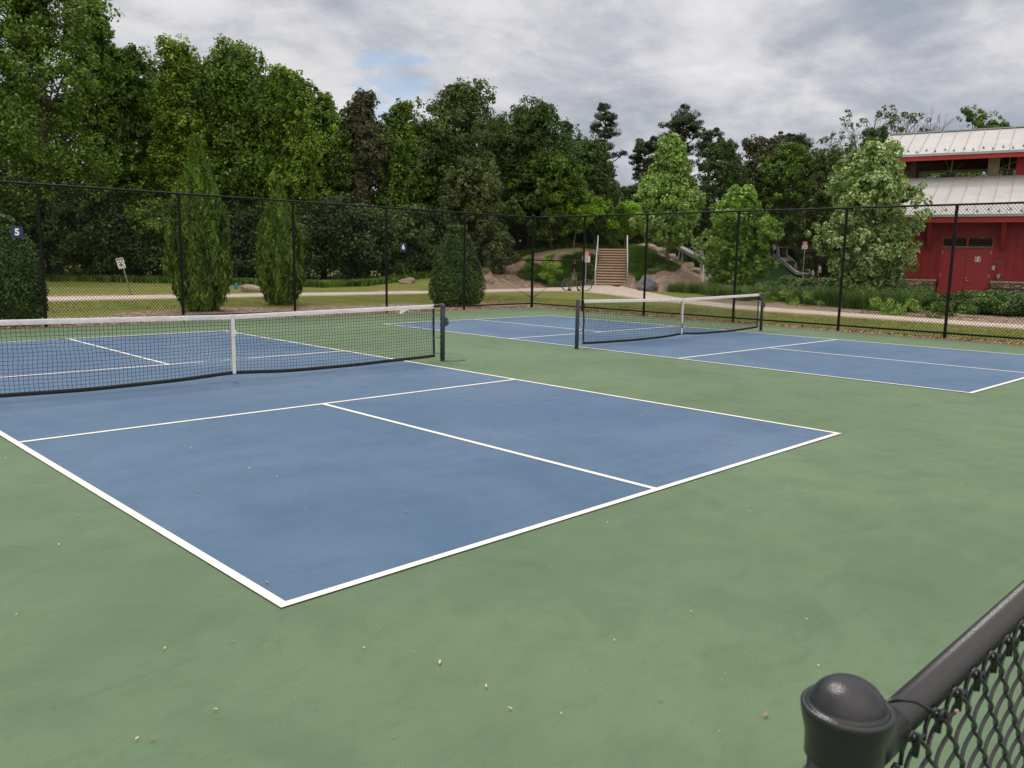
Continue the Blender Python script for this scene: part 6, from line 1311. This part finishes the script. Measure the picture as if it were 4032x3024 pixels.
# ------------------------------------------------------------------ playground
sm2 = paint('slide_steel', (0.55, 0.55, 0.56), 0.4, 0.5, 0.1, 3); sm3 = paint('slide_side', (0.30, 0.285, 0.27), 0.5, 0.4, 0.12, 3)
def ppt(px, py, dep):
    d = ray(px, py); return CAMP+d*dep
q2 = lambda x, y: (3000+x/5.53, 850+y/5.53)
sl_ = empty('metal_slide', (0, 0, 0), 0, 'wide steel slide running down the green playground hump', 'slide')
TOPL, TOPR = ppt(*q2(345, 905), 76.5), ppt(*q2(520, 905), 77.2)
KNL, KNR = ppt(*q2(740, 1235), 73.6), ppt(*q2(895, 1215), 75.0)
ENL, ENR = ppt(*q2(905, 1262), 72.9), ppt(*q2(1055, 1245), 74.3)
org = TOPL.copy(); sl_.location = tuple(org)
def rel(p): return tuple(np.array(p)-org)
def wall_(pts_lo, pts_hi, n_, name, mat, th=0.05):
    side = unit((TOPR-TOPL)[None])[0]*th*n_; b = MB()
    for i in range(len(pts_lo)-1):
        A_, B_, C_, D_ = pts_lo[i], pts_lo[i+1], pts_hi[i+1], pts_hi[i]
        b.add([rel(A_), rel(B_), rel(C_), rel(D_), rel(A_+side), rel(B_+side), rel(C_+side), rel(D_+side)], [(0, 1, 2, 3), (7, 6, 5, 4), (0, 4, 5, 1), (3, 2, 6, 7)]+([(0, 3, 7, 4)] if i == 0 else [])+([(1, 5, 6, 2)] if i == len(pts_lo)-2 else []))
    return b.build(name, mat, sl_)
up_ = np.array([0, 0, 1.0])
b = MB(); b.add([rel(p) for p in (TOPL, TOPR, KNR, KNL, ENR, ENL)]+[rel(p-up_*0.03) for p in (TOPL, TOPR, KNR, KNL, ENR, ENL)], [(0, 3, 2, 1), (3, 5, 4, 2), (6, 7, 8, 9), (9, 8, 10, 11), (0, 1, 7, 6), (5, 11, 10, 4)]); b.build('slide_bed', sm2, sl_)
backv = unit((TOPL-KNL)*[1, 1, 0])
for s, T_, K_, E_, bk_ in ((-1, TOPL, KNL, ENL, 0), (1, TOPR, KNR, ENR, 0)):
    a0 = T_+backv*0.75; lo = [a0-up_*0.12, T_-up_*0.14, T_-backv*0.25-up_*0.32, K_-up_*0.18, E_-up_*0.14]; hh_ = 0.07 if s < 0 else 0.26; hi = [a0+up_*1.04, T_+up_*1.02, T_-backv*0.25+up_*hh_, K_+up_*hh_, E_+up_*hh_]
    wall_(lo, hi, s, 'side_panel', sm3)
    tr_ = MB(); tr_.tube([rel(p) for p in hi], 0.035, 6); tr_.build('side_rim', sm2, sl_, smooth=True)
b = MB(); b.tube([rel(TOPL+up_*0.92), rel(TOPR+up_*0.92)], 0.03, 6); b.build('cross_bar', sm2, sl_)
b = MB(); p = TOPL-up_*0.2; b.tube([rel(p), rel([p[0], p[1], terrain_z(p[0], p[1])-0.1])], 0.05, 6)
for p in (ENL, ENR): b.tube([rel(p-up_*0.14), rel([p[0], p[1], -0.1])], 0.05, 6)
b.build('support_leg', STEEL, sl_)
b = MB(); mE = (ENL+ENR)/2; b.tube([rel(ENL-up_*0.55+np.array([0, 0, 0.0])), rel(ENL*0.4+ENR*0.6-up_*0.05), rel(ENR-up_*0.6)], 0.03, 6); b.build('end_hoop', STEEL, sl_)
def ppl(px, D, rzoff, H, pose, label, **k):
    g = ground_at(px, D); v_ = unit((g-CAMP)*[1, 1, 0]); return person(g, math.atan2(v_[1], v_[0])-math.pi/2+rzoff, H, pose, label, **k)
ppl(3046, 81.3, -0.5, 1.78, dict(nk=(.02, 0, .845), hd=(.045, 0, .885), hd2=(.055, 0, .925), crn=(.055, 0, .965)), 'person in white shirt and navy shorts standing at the top of the metal slide', shirt=cloth('white_shirt', (0.62, 0.63, 0.66)), shorts=cloth('navy_shorts', (0.015, 0.02, 0.04)), hair=HAIRD)
ppl(3224, 75.0, 2.9, 1.66, dict(crn=(.04, 0, .975), hd=(.035, 0, .89), hd2=(.045, 0, .93), elr=(.05, -.13, .66), wrr=(.12, -.10, .60), har=(.15, -.09, .59)), 'person in grey top and black shorts standing at the foot of the slide', shirt=cloth('grey_top', (0.34, 0.37, 0.38)), shorts=cloth('black_shorts', (0.012, 0.012, 0.014)), hair=HAIRB, female=True)
ppl(3198, 77.0, 2.7, 1.22, dict(ell=(.06, .12, .68), wrl=(.14, .10, .66), hal=(.17, .09, .66), elr=(.06, -.12, .68), wrr=(.14, -.10, .66), har=(.17, -.09, .66)), 'child in pale teal shirt reaching towards the end of the slide', shirt=cloth('teal_shirt', (0.30, 0.50, 0.50)), shorts=cloth('red_shorts', (0.42, 0.05, 0.07)), hair=HAIRB)
pc = TOPL*0.28+KNL*0.22+TOPR*0.0+TOPR*0.22+KNR*0.28; pc = (TOPL+TOPR)/2*0.22+(KNL+KNR)/2*0.78; hv = math.atan2(*( (KNL-TOPL)[1::-1]))
person(pc-np.array([0, 0, 0.42]), hv, 0.95, dict(hpl=(.05, .05, .49), knl=(.22, .07, .53), anl=(.40, .08, .44), tol=(.45, .08, .50), hpr=(.05, -.05, .49), knr=(.22, -.07, .53), anr=(.40, -.08, .44), tor=(.45, -.08, .50), ell=(.06, .15, .66), wrl=(.16, .15, .60), hal=(.19, .15, .59), elr=(.06, -.15, .66), wrr=(.16, -.15, .60), har=(.19, -.15, .59)),
       'small child in pink with a sun hat sliding down the metal slide', shirt=cloth('pink_shirt', (0.62, 0.22, 0.42)), shorts=cloth('purple_shorts', (0.34, 0.12, 0.40)), hair=HAIRB, hat=cloth('pink_hat', (0.70, 0.40, 0.45)))
# climbing frame seen between tulip tree and bright magnolia
z7 = lambda x, y: (2016+x/2.194, 750+y/2.194)
cf = empty('climbing_frame', (0, 0, 0), 0, 'pale sloping beam of a climbing frame with ropes beside the bright magnolia', 'play equipment'); org = ppt(*z7(1455, 480), 68); cf.location = tuple(org)
A_, B_ = ppt(*z7(1450, 478), 68), ppt(*z7(1660, 590), 64); b = MB()
dn = unit((B_-A_)[None])[0]; sdv = unit(np.cross(dn, up_)[None])[0]
def beam(b, A_, B_, w_, h_):
    s_ = unit(np.cross(unit((B_-A_)[None])[0], up_)[None])[0]*w_/2; u_ = up_*h_
    b.add([rel(A_-s_), rel(A_+s_), rel(B_+s_), rel(B_-s_), rel(A_-s_-u_), rel(A_+s_-u_), rel(B_+s_-u_), rel(B_-s_-u_)], [(0, 1, 2, 3), (7, 6, 5, 4), (0, 4, 5, 1), (1, 5, 6, 2), (2, 6, 7, 3), (3, 7, 4, 0)])
beam(b, A_, B_, 0.55, 0.28); b.build('sloping_beam', sm3, cf)
for t in (0.0, 0.12, 0.9): p = A_*(1-t)+B_*t; b = MB(); b.tube([rel(p-up_*0.3), rel([p[0]-0.3*(t == 0), p[1], terrain_z(p[0], p[1])-0.1])], 0.05, 6); b.build('support_leg', STEEL, cf)
b = MB(); ap = ppt(*z7(1640, 420), 64)
for t in np.linspace(0.35, 1.0, 6): b.tube([rel(A_*(1-t)+B_*t), rel(ap+(t-0.6)*np.array([0.3, 0.3, -0.6]))], 0.018, 4)
for u in (0.3, 0.55, 0.8): b.tube([rel((A_*0.65+B_*0.35)*(1-u)+ap*u), rel(B_*(1-u)+(ap+np.array([.1, .1, -.2]))*u)], 0.018, 4)
b.build('ropes', STRAP, cf); b = MB(); b.tube([rel(ap+up_*0.15), rel([ap[0], ap[1], terrain_z(ap[0], ap[1])-0.1])], 0.06, 6); b.build('mast', STEEL, cf)
# white activity panel with coloured spots behind the bright magnolia
g = ground_at(2792, 53.5); f_ = unit((CAMP-g)*[1, 1, 0]); pe = empty('activity_panel', g, math.atan2(f_[1], f_[0])+math.pi/2, 'white play panel with coloured spots half hidden by the bright magnolia', 'play equipment')
b = MB(); b.box((-0.36, -0.03, 0.25), (0.36, 0.03, 1.35)); b.build('panel', paint('panel_white', (0.42, 0.43, 0.42), 0.5, 0.3), pe, bevel=0.02)
for x in (-0.40, 0.40): b = MB(); b.tube([(x, 0, -0.1), (x, 0, 1.55)], 0.05, 8); b.build('panel_post', WHT, pe)
for i, (x, z, r_, c) in enumerate([(-0.14, 1.0, .09, (0.55, 0.50, 0.18)), (0.16, 1.02, .10, (0.34, 0.28, 0.50)), (0.05, 0.62, .07, (0.30, 0.45, 0.40))]):
    b = MB(); b.lathe([(r_, 0), (r_, 0.015), (r_*0.8, 0.02)], (0, 0, 0), 14); o = b.build('spot', paint('spot_paint_%d' % i, c, 0.4, 0.4), pe); o.location = (x, -0.03, z); o.rotation_euler = (math.radians(90), 0, 0)

# ------------------------------------------------------------------ leaf bits and twigs blown on to the courts
DRY = [paint('dry_leaf_a', (0.55, 0.46, 0.28), 0.8, 0.2, 0.2, 40), paint('dry_leaf_b', (0.30, 0.20, 0.11), 0.8, 0.2, 0.2, 40), paint('dry_leaf_c', (0.66, 0.60, 0.50), 0.8, 0.2, 0.1, 40)]
DB = [(428, 1062, 'b', .05), (598, 1030, 'c', .02), (875, 1105, 'b', .05), (127, 1176, 'c', .03), (168, 1114, 'b', .04), (356, 1400, 'a', .03), (503, 1385, 'b', .02), (786, 1399, 'a', .025), (1050, 1482, 'a', .035), (950, 1430, 'a', .05), (1102, 1530, 'a', .03), (1212, 1541, 'c', .015), (1327, 1383, 'a', .022), (992, 1217, 'b', .03), (296, 1595, 'a', .03), (330, 1596, 'b', .03), (466, 1532, 'a', .025), (1493, 1321, 'a', .02), (1426, 1511, 'b', .03), (1653, 1544, 'b', .06), (1742, 1337, 'c', .02), (2078, 1045, 'c', .02), (577, 1258, 'b', .05), (36, 1327, 'a', .02), (412, 968, 'c', .03), (45, 1178, 'b', .02), (1312, 1128, 'c', .02), (538, 1011, 'c', .03), (1740, 980, 'c', .02), (12, 990, 'a', .03), (1768, 1438, 'c', .02), (640, 1480, 'b', .015), (2010, 1072, 'c', .02), (1385, 897, 'c', .025), (1128, 942, 'c', .02), (60, 714, 'c', .06), (688, 885, 'c', .06), (1200, 1085, 'b', .02)]
rs = np.random.RandomState(2)
for x, y, c, s_ in DB:
    p = np.array([*gp(x*S, y*S, 0.009), 0.010]); b = MB(); q = rs.rand()*3.14; L_ = s_*0.36; w_ = s_*0.09+0.0015
    dx_, dy_ = math.cos(q), math.sin(q); pts = [(-L_*dx_, -L_*dy_, 0.000), (w_*-dy_-0.2*L_*dx_, w_*dx_-0.2*L_*dy_, 0.001), (L_*dx_, L_*dy_, 0.0025), (w_*dy_+0.1*L_*dx_, -w_*dx_+0.1*L_*dy_, 0.001)]
    b.add([(a_[0], a_[1], a_[2]) for a_ in pts]+[(a_[0], a_[1], a_[2]+0.0012) for a_ in pts], [(0, 3, 2, 1), (4, 5, 6, 7), (0, 1, 5, 4), (1, 2, 6, 5), (2, 3, 7, 6), (3, 0, 4, 7)])
    o = b.build('fallen_leaf', DRY['abc'.index(c)]); o.location = tuple(p); 
    nm = {'a': 'tan', 'b': 'brown', 'c': 'whitish'}[c]+(' twig' if s_ >= 0.045 else ' leaf fragment' if s_ >= 0.028 else ' speck of leaf')
    if y < 760: wh_ = 'beyond the near net' 
    elif y < 1260 and y > 933+0.62*x and y > 1311-0.31*(x-608)+6 or False: wh_ = 'outside the near baseline'
    elif y < 1311-0.31*(x-608) and y > 780 and (y < 933+0.62*x) and y < 1300 and x < 1815 and not (x > 1115 and y < 821+0.164*(x-1115)): wh_ = 'on the blue court, '+('left half' if x < 560 else 'middle' if x < 1000 else 'right half')
    elif x < 608 and y < 1311: wh_ = 'left of the near sideline'
    elif x > 1600: wh_ = 'on the green '+('near the low fence rail' if y > 1200 else 'right of the near court')
    else: wh_ = 'on the green before the near corner, '+('far left' if x < 250 else 'left' if x < 520 else 'middle' if x < 1000 else 'right')
    tag(o, nm+' lying '+wh_, 'leaf', 'dry leaf fragments scattered on the courts')
dl_ = {}
for o in bpy.data.objects:
    if o.name.startswith('fallen_leaf'): dl_.setdefault(o['label'], []).append(o)
for lab, os_ in dl_.items():
    if len(os_) > 1:
        os_.sort(key=lambda o: (o.location-Vector(CAMP)).length)
        for o, w_ in zip(os_, ['nearest of them', 'second nearest' if len(os_) > 2 else 'farther one', 'third nearest', 'farthest']): o['label'] = lab+', '+w_
bpy.context.view_layer.update()
